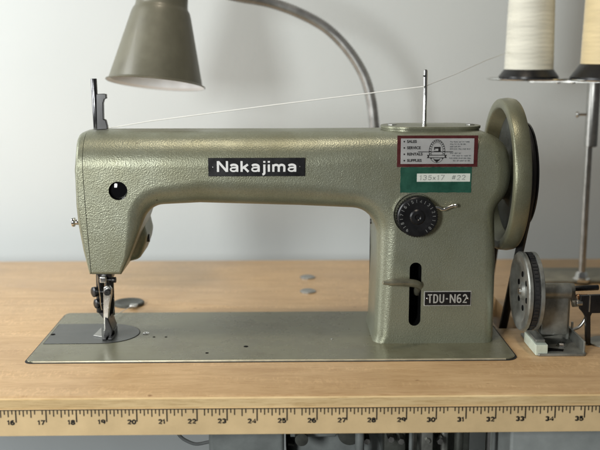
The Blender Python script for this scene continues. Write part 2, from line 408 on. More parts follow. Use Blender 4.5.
def stroke_text(bm, s, h, loc, w=.2, sx=1.0, space=0.0, depth=.00006, rot=None, jit=0.0, slant=0.0, rn=None):
    """centred on loc (x, y, z of the middle of the cap height); h is the cap height in metres, w the stroke in cap heights"""
    tot = sum((G[c][0] + space) for c in s) * sx * h; x0 = -tot / 2; lay = 0
    for c in s:
        adv, strokes = G[c]; jz = rn.uniform(-jit, jit) if rn else 0
        for st in strokes:
            P = [Vector((x * sx, y + jz)) for x, y in st]; Q = []
            for p in P:
                if not Q or (p - Q[-1]).length > 1e-4: Q.append(p)
            P = Q; cl = (P[0] - P[-1]).length < 1e-3 and len(P) > 3
            if cl: P = P[:-1]
            n = len(P); A = []; B = []; wd = w * (.74 if c == 'a' and strokes.index(st) == 1 else 1); yy = -depth - lay * .000004; lay += 1
            for i in range(n):
                a = P[i - 1] if (i or cl) else None; b = P[(i + 1) % n] if (i < n - 1 or cl) else None
                d1 = (P[i] - a).normalized() if a is not None else (b - P[i]).normalized()
                d2 = (b - P[i]).normalized() if b is not None else d1
                n1 = Vector((-d1.y, d1.x)); n2 = Vector((-d2.y, d2.x)); m = (n1 + n2) / max(.7, 1 + n1.dot(n2)) * (wd / 2)
                for L_, q in ((A, P[i] + m), (B, P[i] - m)):
                    v = Vector((x0 + (q.x + slant * q.y) * h, 0, (q.y - .5) * h))
                    if rot is not None: v = rot @ v
                    L_.append(v + Vector(loc))
            fr_ = [bm.verts.new(v + Vector((0, yy, 0))) for v in A], [bm.verts.new(v + Vector((0, yy, 0))) for v in B]
            bk_ = [bm.verts.new(v) for v in A], [bm.verts.new(v) for v in B]
            for i in range(n if cl else n - 1):
                j = (i + 1) % n
                bm.faces.new((fr_[0][i], fr_[0][j], fr_[1][j], fr_[1][i]))
                bm.faces.new((fr_[0][i], fr_[0][j], bk_[0][j], bk_[0][i])); bm.faces.new((fr_[1][i], fr_[1][j], bk_[1][j], bk_[1][i]))
        x0 += (adv + space) * sx * h
def cut(o, cutter_bm):
    """subtract a cutter from a mesh object for good"""
    me = bpy.data.meshes.new('c'); bmesh.ops.recalc_face_normals(cutter_bm, faces=cutter_bm.faces)
    cutter_bm.to_mesh(me); cutter_bm.free()
    c = bpy.data.objects.new('c', me); COL.objects.link(c)
    md = o.modifiers.new('cut', 'BOOLEAN'); md.object = c; md.operation = 'DIFFERENCE'; md.solver = 'EXACT'
    while o.modifiers.find('cut') > 0: o.modifiers.move(o.modifiers.find('cut'), 0)
    others = [(x, x.show_viewport) for x in o.modifiers if x != md]
    for x, _ in others: x.show_viewport = False
    bpy.context.view_layer.update()
    dg = bpy.context.evaluated_depsgraph_get()
    nm = bpy.data.meshes.new_from_object(o.evaluated_get(dg))
    o.modifiers.remove(md); o.data = nm
    for x, s in others: x.show_viewport = s
    bpy.data.objects.remove(c); bpy.data.meshes.remove(me)

# ------------------------------------------------------------------ wall
bm = BM(); box(bm, -1.6, 1.8, 0.640, 0.70, -0.75, 1.3)
wall = obj('wall', bm, M['wall'], smooth=False); wall['kind'] = 'structure'

bm = BM(); box(bm, -1.6, 1.8, 0.626, 0.6398, -0.75, -0.10, .002)  # added panel below the table; blue of the sky light put into its colour
M['skytint'] = simple('wall_blue_sky_tint', (0.62, 0.67, 0.68), 0.6, 0, 0.04, 6)
lw = obj('wall_tint_panel', bm, M['skytint'], smooth=False); lw['kind'] = 'structure'
# ------------------------------------------------------------------ table
TBACK = at(300, 260, Z=0).y
zl = at(300, 407, Y=0).z       # black line of the tape
zb = at(300, 432.5, Y=0).z     # underside
tbl = thing('wooden_table', 'pale beech workbench top with a yellow measuring tape along its front edge', 'table', (0, 0, zb))
bm = BM()
prof = [(0.0, zb), (TBACK, zb), (TBACK, -0.0015), (TBACK - 0.0015, 0), (0.0028, 0), (0.0012, -0.0006), (0.0003, -0.0018), (0.0, -0.003)]
prism(bm, prof, 'YZ', -0.75, 0.75)
top = obj('tabletop', bm, M['wood'], tbl, angle=25)
# slot for the belt
c = BM(); bx0 = at(498, 330, Y=.16).x; box(c, 0.2275, 0.2525, 0.187, 0.345, zb - 0.02, 0.02); cut(top, c)
# lipping: a separate strip of lighter wood glued on the front, and the tape on it
bm = BM(); prism(bm, [(-0.0025, zb), (-0.0002, zb), (-0.0002, -0.0012), (-0.0018, -0.0012), (-0.0025, -0.002)], 'YZ', -0.75, 0.75)
obj('edge_strip', bm, M['woodedge'], tbl)
tp = BM(); box(tp, -0.74, 0.74, -0.0031, -0.0026, zb + 0.0004, zl + 0.0008)
tape = obj('measuring_tape', tp, M['tape'], tbl, smooth=False)
YT = -0.0033
x16 = at(16, 420, Y=YT).x; x35 = at(584.5, 415, Y=YT).x; inch = (x35 - x16) / 19
print('inch', inch, 'bench depth', TBACK)
bm = BM()
box(bm, -0.74, 0.74, YT, YT + 0.0001, zl - 0.0002, zl + 0.0006)
mm = 0.001
for n in range(13, 39):
    for e in range(8):
        x = x16 + inch * (n - 16 + e / 8)
        ln = 10.6 if e == 0 else (6.4 if e == 4 else (5.6 if e in (2, 6) else 3.6))
        w = 0.55 if e == 0 else 0.48
        if e and random.random() < 0.04: continue        # worn-off ticks
        box(bm, x - w * mm, x + w * mm, YT, YT + 0.0001, zl - (ln + random.uniform(-.3, .3)) * mm, zl)
obj('scale_markings', bm, M['ink'], tape, smooth=False)
for n in range(14, 38):
    x = x16 + inch * (n - 16); bm = BM()
    stroke_text(bm, str(n), 0.0038, (x - 0.0043, YT, zl - 0.0108 + random.uniform(-.0002, .0002)), w=.34, sx=1.35, space=.02, depth=0.00004)
    obj('numeral', bm, M['ink'], tape, smooth=False)
# two metal caps and the dark hinge cap let into the top
for px, py in ((307.5, 277), (308, 291)):
    p = at(px, py, Z=0.001)
    bm = BM(); lathe(bm, [(0, 0.0098), (0.0008, 0.0098), (0.0022, 0.0075), (0.0029, 0.004), (0.003, 0)], (p.x, p.y, 0.0003), 'Z', 36)
    obj('screw_cap', bm, M['steel'], tbl)
p = at(129, 304.5, Z=0)
bm = BM(); lathe(bm, [(0, 0.0175), (0.0025, 0.0175), (0.0035, 0.0165), (0.0035, 0.013), (0.0022, 0.011), (0.0022, 0)], (p.x, p.y, 0.0002), 'Z', 40)
hc = obj('hinge_cap', bm, M['castdark'], tbl)
bm = BM(); q = at(133, 306, Z=0.004); box(bm, q.x - .004, q.x + .005, q.y - .003, q.y + .006, 0.0026, 0.0055, 0.0008)
obj('clip', bm, M['steel'], hc)

# ------------------------------------------------------------------ sewing machine
BZ = 0.0022     # top of bed
mach = thing('sewing_machine', 'grey green hammered metal industrial sewing machine with a black nameplate on its arm', 'sewing machine', (0.0, 0.178, 0))
fl = at(25.5, 362, Z=BZ); bl = at(61, 312, Z=BZ); fr = at(517, 357, Z=BZ)
BY0 = (fl.y + fr.y) / 2; BY1 = BY0 + 0.163; ex = at(500, 337, Z=BZ)
xr = fr.x
bm = BM()
poly = [(fl.x - .001, BY0, .006), (xr, BY0, .012), (xr, BY1, .006), (fl.x + .001, BY1, .006)]
o2 = [(a, b) for a, b, _ in fillet(poly, 6)]
prism(bm, o2, 'XY', 0.0002, BZ, bev=0.0009)
bed = obj('bed', bm, M['bed'], mach, wn=True)
bm = BM(); poly2 = [(fl.x - .0026, BY0 - .0016, .007), (xr + .0018, BY0 - .0016, .013), (xr + .0018, BY1 + .0016, .007), (fl.x - .0006, BY1 + .0016, .007)]
prism(bm, [(a, b) for a, b, _ in fillet(poly2, 6)], 'XY', 0.00005, 0.0006)
obj('gasket', bm, M['rubber'], mach)
bm = BM(); box(bm, fl.x + .006, xr - .011, BY0 - .0007, BY0 - .0001, .0004, BZ - .0001, .0002)
obj('worn_edge', bm, M['lip'], bed)
# slide plate + needle plate (stadium, rounded right end)
pc = at(105, 333.5, Z=BZ); ry = (at(105, 324.5, Z=BZ).y - at(105, 344, Z=BZ).y) / 2; rx = (at(139.5, 333, Z=BZ).x - pc.x)
pts = [(fl.x + 0.0035, pc.y - ry), (pc.x, pc.y - ry)] + [(pc.x + rx * math.sin(PI * k / 24), pc.y - ry * math.cos(PI * k / 24)) for k in range(1, 24)] + [(pc.x, pc.y + ry), (fl.x + 0.0035, pc.y + ry)]
bm = BM(); prism(bm, pts, 'XY', BZ - 0.0005, BZ + 0.0005, bev=0.0002)
slide = obj('needle_plate', bm, M['plate'], mach, wn=True)
pts2 = [(fl.x + 0.003, pc.y - ry - .0006), (pc.x, pc.y - ry - .0006)] + [(pc.x + (rx + .0007) * math.sin(PI * k / 24), pc.y - (ry + .0006) * math.cos(PI * k / 24)) for k in range(1, 24)] + [(pc.x, pc.y + ry + .0006), (fl.x + 0.003, pc.y + ry + .0006)]
bm = BM(); prism(bm, pts2, 'XY', BZ - 0.0005, BZ + 0.00015)
obj('plate_gap', bm, M['cavity'], mach)
def disc_on_bed(name, px, py, r, m, parent, h=0.0002, z=BZ, sx=1):
    p = at(px, py, Z=z); bm = BM(); lathe(bm, [(0, r), (h, r), (h, 0)], (p.x, p.y, z), 'Z', 24); return obj(name, bm, m, parent)
disc_on_bed('screw_hole', 53, 335, 0.0024, M['cavity'], slide, 0.0007)
disc_on_bed('screw_hole', 154, 337, 0.0013, M['cavity'], mach)
disc_on_bed('screw_hole', 166, 337, 0.0013, M['cavity'], mach)
disc_on_bed('oil_hole', 246, 346.5, 0.0022, M['cavity'], mach)
disc_on_bed('oil_hole', 207, 353, 0.0016, M['cavity'], mach)
p = at(146, 333.5, Z=BZ); bm = BM(); lathe(bm, [(0.0002, .0016), (.0007, .0018), (.0007, .0031), (.0001, .0034)], (p.x, p.y, BZ), 'Z', 28)
obj('eyelet', bm, M['chrome'], mach)
p = at(332, 339, Z=BZ); bm = BM(); lathe(bm, [(0.000, .0012), (.0004, .001), (.0005, 0)], (p.x, p.y, BZ), 'Z', 16)
obj('screw_head', bm, M['steel'], mach)

# --- cast body: outline in the X-Z plane with rounded rims
Y0, Y1 = 0.132, 0.224
def W(px, py, Y=0.148):
    p = at(px, py, Y=Y); return (p.x, p.z)
ztop = at(250, 127.3, Y=0.203).z
seam = [W(84.6, 128, .148)[0], W(86, 200, .136)[0], W(92.2, 273, .136)[0]]
zseam = [ztop, W(86, 200, .136)[1], W(92, 273.8, .136)[1]]
ctrl = [   # x, z, corner radius (in plane), rim radius; counter-clockwise seen from the front
    (seam[2], zseam[2], 0, .003),
    (*W(121.5, 273.8, .136), 0, .003),
    (*W(129.5, 257, .136), .02, .005),
    (*W(139, 233, .140), .04, .012),
    (*W(149.5, 205.5, .146), .026, .020),
    (*W(200, 203.3, .15), 0, .026),
    (*W(300, 206.0, .15), 0, .026),
    (*W(375.5, 208.5, .15), .024, .021),
    (*W(376.0, 260, .148), 0, .017),
    (*W(373.5, 330, .148), 0, .014),
    (W(372.5, 346.5, .14)[0], BZ - .0004, 0, .011),
    (W(492.5, 346.5, .140)[0], BZ - .0004, 0, .011),
    (*W(493.5, 260, .148), 0, .012),
    (*W(492.5, 206.5, .15), .03, .013),
    (*W(503, 192, .16), .05, .015),
    (*W(506, 168, .17), .07, .0165),
    (*W(500, 141, .175), .05, .0175),
    (W(481, 127, .178)[0], ztop, .045, .020),
    (W(300, 127, .178)[0], ztop, 0, .033),
    (seam[0], ztop, 0, .033),
]
fz = fillet([(c[0], c[1], c[2]) for c in ctrl], 8)
poly = [(a, b) for a, b, i in fz]
# rim radius interpolated along the outline
L = [0]
for a, b in zip(poly, poly[1:]): L.append(L[-1] + math.dist(a, b))
anchor = {}
for k, (_, _, i) in enumerate(fz): anchor.setdefault(i, []).append(k)
keys = sorted((sum(L[k] for k in ks) / len(ks), ctrl[i][3]) for i, ks in anchor.items())
def rr(l):
    for (l0, r0), (l1, r1) in zip(keys, keys[1:]):
        if l <= l1: t = max(0, (l - l0) / (l1 - l0)); return r0 + (r1 - r0) * t
    return keys[-1][1]
V = miter(poly, [rr(l) for l in L])
# the joint faces: seam with the face cover, and the foot of the column
fix = []
for (x, z, ix, iz, ry_) in V:
    fix.append([x, z, ix, iz, ry_])
fix[0][2:4] = [0.0, .003]
fix[-1][2:4] = [0.0, -.033]
for v in fix:
    if abs(v[1] - (BZ - .0004)) < 1e-5:
        v[3] = 0.0; v[2] = .011 if v[0] < 0.15 else -.011
fix.append([seam[1], zseam[1], 0, 0, 0])
bm = BM(); puff(bm, fix, Y0, Y1)
body = obj('arm_casting', bm, M['paint'], mach, wn=True, angle=40)
# cut the lever slot and the oil sight hole
sx0, sx1 = W(409, 300, .132)[0], W(421, 300, .132)[0]; sz1, sz0 = W(415, 262.5, .132)[1], W(415, 326, .132)[1]
sr = (sx1 - sx0) / 2
def stadium(x0, x1, z0, z1, n=12):
    r = (x1 - x0) / 2; cx = (x0 + x1) / 2
    return [(cx + r * math.cos(PI * k / n), z1 - r + r * math.sin(PI * k / n)) for k in range(n + 1)] + [(cx - r * math.cos(PI * k / n), z0 + r - r * math.sin(PI * k / n)) for k in range(n + 1)]
c = BM(); prism(c, stadium(sx0, sx1, sz0, sz1), 'XZ', 0.10, 0.160)
hx, hz = W(118, 191, .132); hr = 0.0090
lathe(c, [(0, 0), (0, hr), (.03, hr), (.03, 0)], (hx, .12, hz), 'Y', 32)
cut(body, c)
def liner(name, pts, y0, y1, parent, m):
    bm = BM(); N = len(pts)
    A = [bm.verts.new((p[0], y0, p[1])) for p in pts]; B = [bm.verts.new((p[0], y1, p[1])) for p in pts]
    for i in range(N): bm.faces.new((A[i], A[(i + 1) % N], B[(i + 1) % N], B[i]))
    bm.faces.new(B); return obj(name, bm, m, parent)
liner('lever_slot', stadium(sx0 + .0002, sx1 - .0002, sz0 + .0002, sz1 - .0002), Y0 + .0012, .1597, mach, M['cavity'])
bm = BM(); lathe(bm, [(-.0004, hr - .0001), (.0010, hr - .0007), (.0006, hr - .0022), (.0001, hr * .45), (-.0001, 0)], (hx, Y0 + .0028, hz), 'Y', 40)
obj('sight_glass', bm, M['gloss'], mach)

# face cover at the left end
xl = [at(76, 150, Y=.145).x, at(77.2, 205, Y=.14).x, at(90.3, 273, Y=.137).x]
zl_ = [at(76, 205, Y=.14).z, at(84, 250, Y=.14).z]
g = 0.0006
tl = (xl[0], ztop)
inner = (xl[0] + .004, ztop - .033)
arc = []
rr_ = .0055
for k in range(7):
    a = (PI / 2) * k / 6
    x = xl[0] + rr_ - rr_ * math.sin(a) if False else xl[0] + rr_ * (1 - math.sin(a)); z = ztop - rr_ * (1 - math.cos(a)) - 0.001
    arc.append([x, z, inner[0] - x, inner[1] - z, .033])
cov = [[seam[2] - g, zseam[2], 0, .003, .003]]
cov += [[seam[1] - g, zseam[1], 0, 0, 0], [seam[0] - g, ztop - .0006, 0, -.033, .033]]
cov += arc
cov += [[xl[0] - .0004, ztop - .035, .004, 0, .006], [xl[0], at(76, 180, Y=.14).z, .004, 0, .005], [xl[1], zl_[0], .004, 0, .005],
        [at(79.5, 225, Y=.14).x, at(79.5, 225, Y=.14).z, .004, .0005, .005],
        [at(84.6, 250, Y=.14).x, zl_[1], .003, .0005, .004], [xl[2], zseam[2], .001, .003, .003]]
bm = BM(); puff(bm, cov, Y0 + .0002, Y1 - .0002)
cover = obj('face_cover', bm, M['paint'], mach, wn=True, angle=40)
# dark joint between cover and casting
jv = [[seam[2] - g * 1.0, zseam[2] + .001, 0, .003, .003], [seam[2] + .0002, zseam[2] + .001, 0, .003, .003], [seam[0] + .0002, ztop - .0012, 0, -.026, .026], [seam[0] - g, ztop - .0012, 0, -.026, .026]]
# thumb screw on the face cover
p = at(77, 222, Y=.150); bm = BM()
cyl(bm, (p.x + .002, .150, p.z), (p.x - .0022, .150, p.z), .0028, 20, .0004); cyl(bm, (p.x - .0018, .150, p.z), (p.x - .0048, .150, p.z), .0046, 24, .0006)
obj('thumb_screw', bm, M['chrome'], mach)

# rear housing bulging behind the head
q = [at(x, y, Y=.19) for x, y in ((120, 262), (142, 256.5), (147.5, 241), (148.8, 233), (146, 222), (147, 205), (120, 205))]
poly3 = [(p.x, p.z, r) for p, r in zip(q, (0, .009, .012, .012, .009, 0, 0))]
pp = [(a, b) for a, b, _ in fillet(poly3, 5)]
bm = BM(); puff(bm, miter(pp, [.010] * len(pp)), .172, .235, 6)
rh = obj('rear_housing', bm, M['paint'], mach, wn=True)
p = at(148.5, 238, Y=.19); bm = BM(); cyl(bm, (p.x - .003, .19, p.z), (p.x + .0014, .19, p.z), .0042, 20, .0005)
obj('plug', bm, M['black'], rh)

# rear cover seam and bolts on the left side of the column
xs = at(371, 240, Y=.20).x
bm = BM()
box(bm, xs - .0006, xs + .006, .206, .2072, .02, at(371, 217, Y=.2).z)
obj('cover_seam', bm, M['cavity'], mach)
p = at(373, 222, Y=.19); bm = BM(); cyl(bm, (p.x - .0026, .195, p.z), (p.x + .005, .195, p.z), .0028, 16, .0004)
obj('screw', bm, M['blacksteel'], mach)
p = at(372, 297, Y=.19); bm = BM(); cyl(bm, (p.x - .0006, .195, p.z), (p.x + .006, .195, p.z), .0036, 16, .0004)
obj('screw', bm, M['castdark'], mach)

# oval cover on top with thread pin
xa, xb = at(380.5, 125, Y=.178).x, at(480, 125, Y=.178).x
yr = .027; n = 20
def oval(off=0.0):
    r = yr - off; return [(xb - yr + r * math.sin(PI * k / n), .178 - r * math.cos(PI * k / n)) for k in range(n + 1)] + [(xa + yr - r * math.sin(PI * k / n), .178 + r * math.cos(PI * k / n)) for k in range(n + 1)]
bm = BM(); prism(bm, oval(), 'XY', ztop + .0012, ztop + .0042, bev=.0007)
prism(bm, oval(.0012), 'XY', ztop - .002, ztop + .0014)
oc = obj('top_cover', bm, M['wheelpaint'], mach, wn=True)
for px in (392, 470):
    p = at(px, 123, Y=.178); bm = BM(); lathe(bm, [(0, .0045), (.0008, .0045), (.0012, .0038), (.0012, 0)], (p.x, .178, ztop + .0041), 'Z', 24)
    obj('screw', bm, M['steel'], oc)
pz = at(425, 69.5, Y=.165).z; pnx = at(425, 100, Y=.165).x; PIN = .165
bm = BM()
lathe(bm, [(0, 0), (0, .0026), (.002, .0026), (.002, .00195), (pz - ztop - .004 - .0012, .00195), (pz - ztop - .004, .0012), (pz - ztop - .004, 0)], (pnx, PIN, ztop + .0040), 'Z', 24)
pin = obj('thread_pin', bm, M['chrome'], mach)
TH = at(424.5, 86.5, Y=PIN - .002)
for yy in (76, 86.5):
    z = at(424, yy, Y=PIN).z; bm = BM(); cyl(bm, (pnx - .0012, PIN - .0022, z), (pnx - .0012, PIN + .0022, z), .0009, 12)
    obj('eye', bm, M['cavity'], pin)

# presser bar and bracket standing on the head (left)
bxp = at(94.3, 100, Y=.178); zt = at(94, 78.5, Y=.178).z
lx = at(96.6, 127, Y=.178).x
bm = BM(); r_ = .0030
a0 = Vector((lx, .178, ztop - .005)); a1 = Vector((at(93.7, 79, Y=.178).x, .178, zt))
cyl(bm, a0, a1, r_, 28, .0005)
obj('regulator_rod', bm, M['darksteel'], mach)
bm = BM()
A = [at(x, y, Y=.178) for x, y in ((97, 94), (104, 93.6), (106.5, 94.2), (106.8, 98.5), (104.8, 99.2), (103.6, 103), (104, 119), (106.2, 120), (107.8, 126), (108, 129), (97.4, 129.5))]
prism(bm, [(p.x, p.z) for p in A], 'XZ', .1745, .1815, bev=.0006)
obj('bracket', bm, M['blacksteel'], mach, wn=True)

# name badge
BY = Y0 - .0009
def plate(name, x0, y0, x1, y1, m, parent, th=.0009, yf=Y0, bev=.0002, shrink=0):
    a = at(x0, y0, Y=yf - th); b = at(x1, y1, Y=yf - th)
    bm = BM(); box(bm, a.x, b.x, yf - th, yf + .0002, b.z, a.z, bev); o = obj(name, bm, m, parent, smooth=False)
    return o, a, b
nb, a, b = plate('nameplate', 208, 158, 305, 176.2, M['black'], mach, .0012)
bm = BM(); cx = at(257.5, 166.3, Y=Y0 - .0013)
stroke_text(bm, 'Nakajima', .0103, (cx.x - .0003, Y0 - .0013, cx.z - .0001), w=.205, sx=1.22, space=.03, depth=.00008)
obj('lettering', bm, M['white'], nb, smooth=False)
for px, py in ((213, 167.3), (300, 166.6)):
    p = at(px, py, Y=Y0 - .0013); bm = BM(); lathe(bm, [(0, .0008), (-.0004, .0006), (-.0005, 0)], (p.x, Y0 - .0012, p.z), 'Y', 12); obj('rivet', bm, M['chrome'], nb)

# model plate
mp, a, b = plate('model_plate', 424.3, 291.3, 471, 305.8, M['letgrey'], mach, .0010)
ia = at(425, 292.1, Y=Y0 - .0012); ib = at(470.3, 305, Y=Y0 - .0012)
bm = BM(); box(bm, ia.x, ib.x, Y0 - .0012, Y0 - .0009, ib.z, ia.z); obj('plate_field', bm, M['black'], mp, smooth=False)
cx = at(447.8, 298.6, Y=Y0 - .0013); bm = BM()
stroke_text(bm, 'TDU-N62', .0088, (cx.x + .0002, Y0 - .0013, cx.z), w=.15, sx=.76, space=.13, depth=.00005); obj('lettering', bm, M['letgrey'], mp, smooth=False)
for px in (427.5, 468):
    p = at(px, 298.6, Y=Y0 - .0013); bm = BM(); lathe(bm, [(0, .0010), (-.0004, .0007), (-.0005, 0)], (p.x, Y0 - .0012, p.z), 'Y', 12); obj('rivet', bm, M['chrome'], mp)

# dealer label
def slab(bm, x0, y0, x1, y1, y, t=.0001):
    a = at(x0, y0, Y=y); b = at(x1, y1, Y=y); box(bm, a.x, b.x, y, y + t, b.z, a.z)
lab, a, b = plate('dealer_label', 397.5, 135.6, 477.2, 166.8, M['burgundy'], mach, .0005, bev=0)
bm = BM(); slab(bm, 401, 138.5, 473.5, 163.8, Y0 - .0006); obj('label_field', bm, M['labelsilver'], lab, smooth=False)
LY = Y0 - .00075
bm = BM()
for i, s in enumerate(('SALES', 'SERVICE', 'RENTALS', 'SUPPLIES')):
    y = 141.6 + i * 6.35; p = at(407, y, Y=LY)
    text_bm(bm, s, .0036, (p.x, LY, p.z), bold=.00012, depth=.00004, align='LEFT', sx=1.0)
    slab(bm, 403.6, y - .7, 405, y + .7, LY)
obj('lettering', bm, M['ink'], lab, smooth=False)
bm = BM(); c = at(437, 151.3, Y=LY)
def ringp(bm, cx, cz, rx, rz, w, y, n=40, a0=0, a1=2 * PI):
    vs = []
    for k in range(n + 1):
        a = a0 + (a1 - a0) * k / n
        vs.append((bm.verts.new((cx + rx * math.cos(a), y, cz + rz * math.sin(a))), bm.verts.new((cx + (rx - w) * math.cos(a), y, cz + (rz - w) * math.sin(a)))))
    for (p, q_), (r1, s1) in zip(vs, vs[1:]): bm.faces.new((p, q_, s1, r1))
ringp(bm, c.x, c.z, .0078, .0112, .0004, LY); ringp(bm, c.x, c.z, .0056, .0086, .0003, LY)
for k in range(26):                                     # lettering round the oval
    a = 2 * PI * k / 26
    if 3.9 < a < 5.5: continue
    x = c.x + .0067 * math.cos(a); z = c.z + .0099 * math.sin(a)
    b_ = bmesh.new(); bmesh.ops.create_cube(b_, size=1)
    merge(bm, b_, 0, Matrix.Translation((x, LY, z)) @ Matrix.Rotation(-(a - PI / 2), 4, 'Y') @ Matrix.Diagonal((.0008, .0001, .0014, 1)))
# little sewing-machine silhouette
s_ = .00052
sil = [(-6, -4), (7, -4), (7, -2.6), (6.5, -2.6), (6.5, 5), (-5.5, 5), (-5.5, -.5), (-3.6, -.5), (-3.6, 1.8), (2.4, 1.8), (2.4, -2.6), (-6, -2.6)]
prism(bm, [(c.x + a * s_, c.z + .0016 + b * s_) for a, b in sil], 'XZ', LY, LY + .0001)
a = at(418, 151.6, Y=LY); b = at(453, 151.9, Y=LY); box(bm, a.x, b.x, LY, LY + .0001, b.z - .0002, a.z + .0001)
# ribbon under the machine
prism(bm, [(c.x - .0096, c.z - .0064), (c.x + .0096, c.z - .0064), (c.x + .0086, c.z - .0049), (c.x + .0096, c.z - .0034), (c.x - .0096, c.z - .0034), (c.x - .0086, c.z - .0049)], 'XZ', LY, LY + .0001)
prism(bm, [(c.x - .0035, c.z - .0078), (c.x, c.z - .0108), (c.x + .0035, c.z - .0078)], 'XZ', LY, LY + .0001)
obj('emblem', bm, M['ink'], lab, smooth=False)
bm = BM()
prism(bm, [(c.x - .0074, c.z - .0058), (c.x + .0074, c.z - .0058), (c.x + .0074, c.z - .0041), (c.x - .0074, c.z - .0041)], 'XZ', LY - .0001, LY)
obj('ribbon', bm, M['labelsilver'], lab, smooth=False)
bm = BM(); rnd = random.Random(3)
for i, (y, x0, x1) in enumerate(((141.8, 450, 471), (144.2, 450, 467), (146.6, 450, 462), (149.0, 450, 471), (153.2, 450, 461), (155.7, 452, 471), (158.2, 449, 471), (160.7, 453, 470))):
    x = x0                                              # unreadable fine print of the address block
    while x < x1:
        w = rnd.uniform(.5, 1.0)
        for _ in range(rnd.randint(3, 6)):
            if x + .62 > x1: break
            slab(bm, x, y - .62 + rnd.choice((0, 0, .3)), x + .45, y + .62 - rnd.choice((0, 0, .4)), LY); x += .72
        x += .8
obj('fine_print', bm, M['cable'], lab, smooth=False)
# green label with a pencilled strip
a = at(400.6, 167.3, Y=Y0 - .0004); b = at(471, 192.4, Y=Y0 - .0004); rg = random.Random(9); ed = []
for (xa1, za1, xb1, zb1) in ((a.x, b.z, b.x, b.z), (b.x, b.z, b.x, a.z), (b.x, a.z, a.x, a.z), (a.x, a.z, a.x, b.z)):
    n = 22 if za1 == zb1 else 9
    for k in range(n): ed.append((xa1 + (xb1 - xa1) * k / n + rg.uniform(-.0002, .0002), za1 + (zb1 - za1) * k / n + rg.uniform(-.00025, .00025)))
bm = BM(); prism(bm, ed, 'XZ', Y0 - .0004, Y0 + .0001); gl = obj('green_label', bm, M['green'], mach, smooth=False)
bm = BM(); slab(bm, 417, 173.6, 470, 181.6, Y0 - .0005); st = obj('paper_strip', bm, M['paper'], gl, smooth=False)
c = at(442.5, 177.7, Y=Y0 - .0006); bm = BM(); stroke_text(bm, '135x17  #22', .0048, (c.x, Y0 - .0006, c.z), w=.10, sx=1.22, space=.08, depth=.00002, jit=.07, slant=.12, rn=random.Random(5)); obj('handwriting', bm, M['pencil'], st, smooth=False)

# stitch length dial
dc = at(417.5, 217, Y=Y0 - .010)
bm = BM()
lathe(bm, [(.0085, 0), (.0085, .0196), (.0075, .0203), (.0, .0203)], (dc.x - .002, Y0 - .0045, dc.z + .0015), 'Y', 48)
obj('dial_backing', bm, M['steel'], mach)
bm = BM(); dr = .0193
prof = [(.006, 0), (.006, dr), (-.0035, dr), (-.0045, dr - .0008), (-.0048, dr - .002), (-.0044, dr - .0065), (-.0038, .0075), (-.0050, .0062), (-.0052, .003), (-.004, .0018), (-.004, 0)]
lathe(bm, prof, (dc.x, Y0 - .0075, dc.z), 'Y', 64)
for k in range(48):                                     # knurled rim
    a = 2 * PI * k / 48; b_ = bmesh.new(); bmesh.ops.create_cube(b_, size=1)
    merge(bm, b_, 0, Matrix.Translation((dc.x + dr * math.cos(a), Y0 - .0062, dc.z + dr * math.sin(a))) @ Matrix.Rotation(-a, 4, 'Y') @ Matrix.Diagonal((.0009, .0085, .0011, 1)))
dial = obj('stitch_dial', bm, M['black'], mach, angle=30)
bm = BM(); YD = Y0 - .0075 - .0050
for k in range(20):
    a = R(232 - k * 15.2); rad = .0157
    x = dc.x + rad * math.cos(a); z = dc.z + rad * math.sin(a)
    rot = Matrix.Rotation(-(a - PI / 2), 4, 'Y')
    if k % 2 == 0:
        stroke_text(bm, str(9 - (k // 2) % 10), .0030, (x, YD, z), w=.17, sx=1.0, depth=.0001, rot=rot.to_3x3())
    else:
        b_ = bmesh.new(); bmesh.ops.create_cube(b_, size=1); merge(bm, b_, 0, Matrix.Translation((x, YD, z)) @ rot @ Matrix.Diagonal((.00045, .0003, .0030, 1)))
M['dialmark'] = simple('worn_dial_figures', (0.16, 0.165, 0.16), 0.5, 0, 0.5, 300)
obj('dial_figures', bm, M['dialmark'], dial, smooth=False)
# small wavy lever behind the dial
bm = BM(); pts = spline([(at(x, y, Y=Y0 - .006)) for x, y in ((430, 208.5), (437, 207.5), (443, 209.6), (448, 207.6), (453, 205.8), (457.5, 205.6))], 6)
tube(bm, pts, [.0016] * (len(pts) - 4) + [.0019, .0020, .0018, .0010], 12)
obj('dial_lever', bm, M['chrome'], mach)

# reverse lever through the slot
a = at(417, 292, Y=Y0 + .016); b = at(417.5, 284.5, Y=Y0 - .004); c = at(401, 282.4, Y=Y0 - .018); d = at(383, 282.6, Y=Y0 - .026)
pts = spline([a, b, c, d], 10); n_ = len(pts)
bm = BM(); tube(bm, pts, [.0038 if i < n_ - 6 else .0038 - .00042 * (i - n_ + 6) for i in range(n_)], 18)
obj('reverse_lever', bm, M['lever'], mach)

# head of the needle / presser mechanism
hp = lambda x, y, Y=.165: at(x, y, Y=Y)
NY = .168
bm = BM()
a = hp(98, 271, NY); b = hp(100, 336, NY)
cyl(bm, (hp(100.3, 270, NY).x, NY, zseam[2] + .004), (hp(100.3, 300, NY).x, NY, hp(100, 312, NY).z), .0042, 20, .0004)
obj('needle_bar', bm, M['blacksteel'], mach)
bm = BM(); x_ = hp(107, 280, NY).x
cyl(bm, (x_, NY + .012, zseam[2] + .004), (x_, NY + .012, hp(107, 318, NY).z), .0045, 20, .0004)
obj('presser_bar', bm, M['blacksteel'], mach)
bm = BM(); a = hp(97.5, 274.5, NY - .006); b = hp(112, 279, NY - .006)
box(bm, a.x, b.x, NY - .007, NY + .010, b.z, zseam[2] + .002, .0005); obj('bar_bushing', bm, M['blacksteel'], mach)
bm = BM(); a = hp(99.3, 276.8, NY - .012); b = hp(106.6, 283.5, NY - .012)
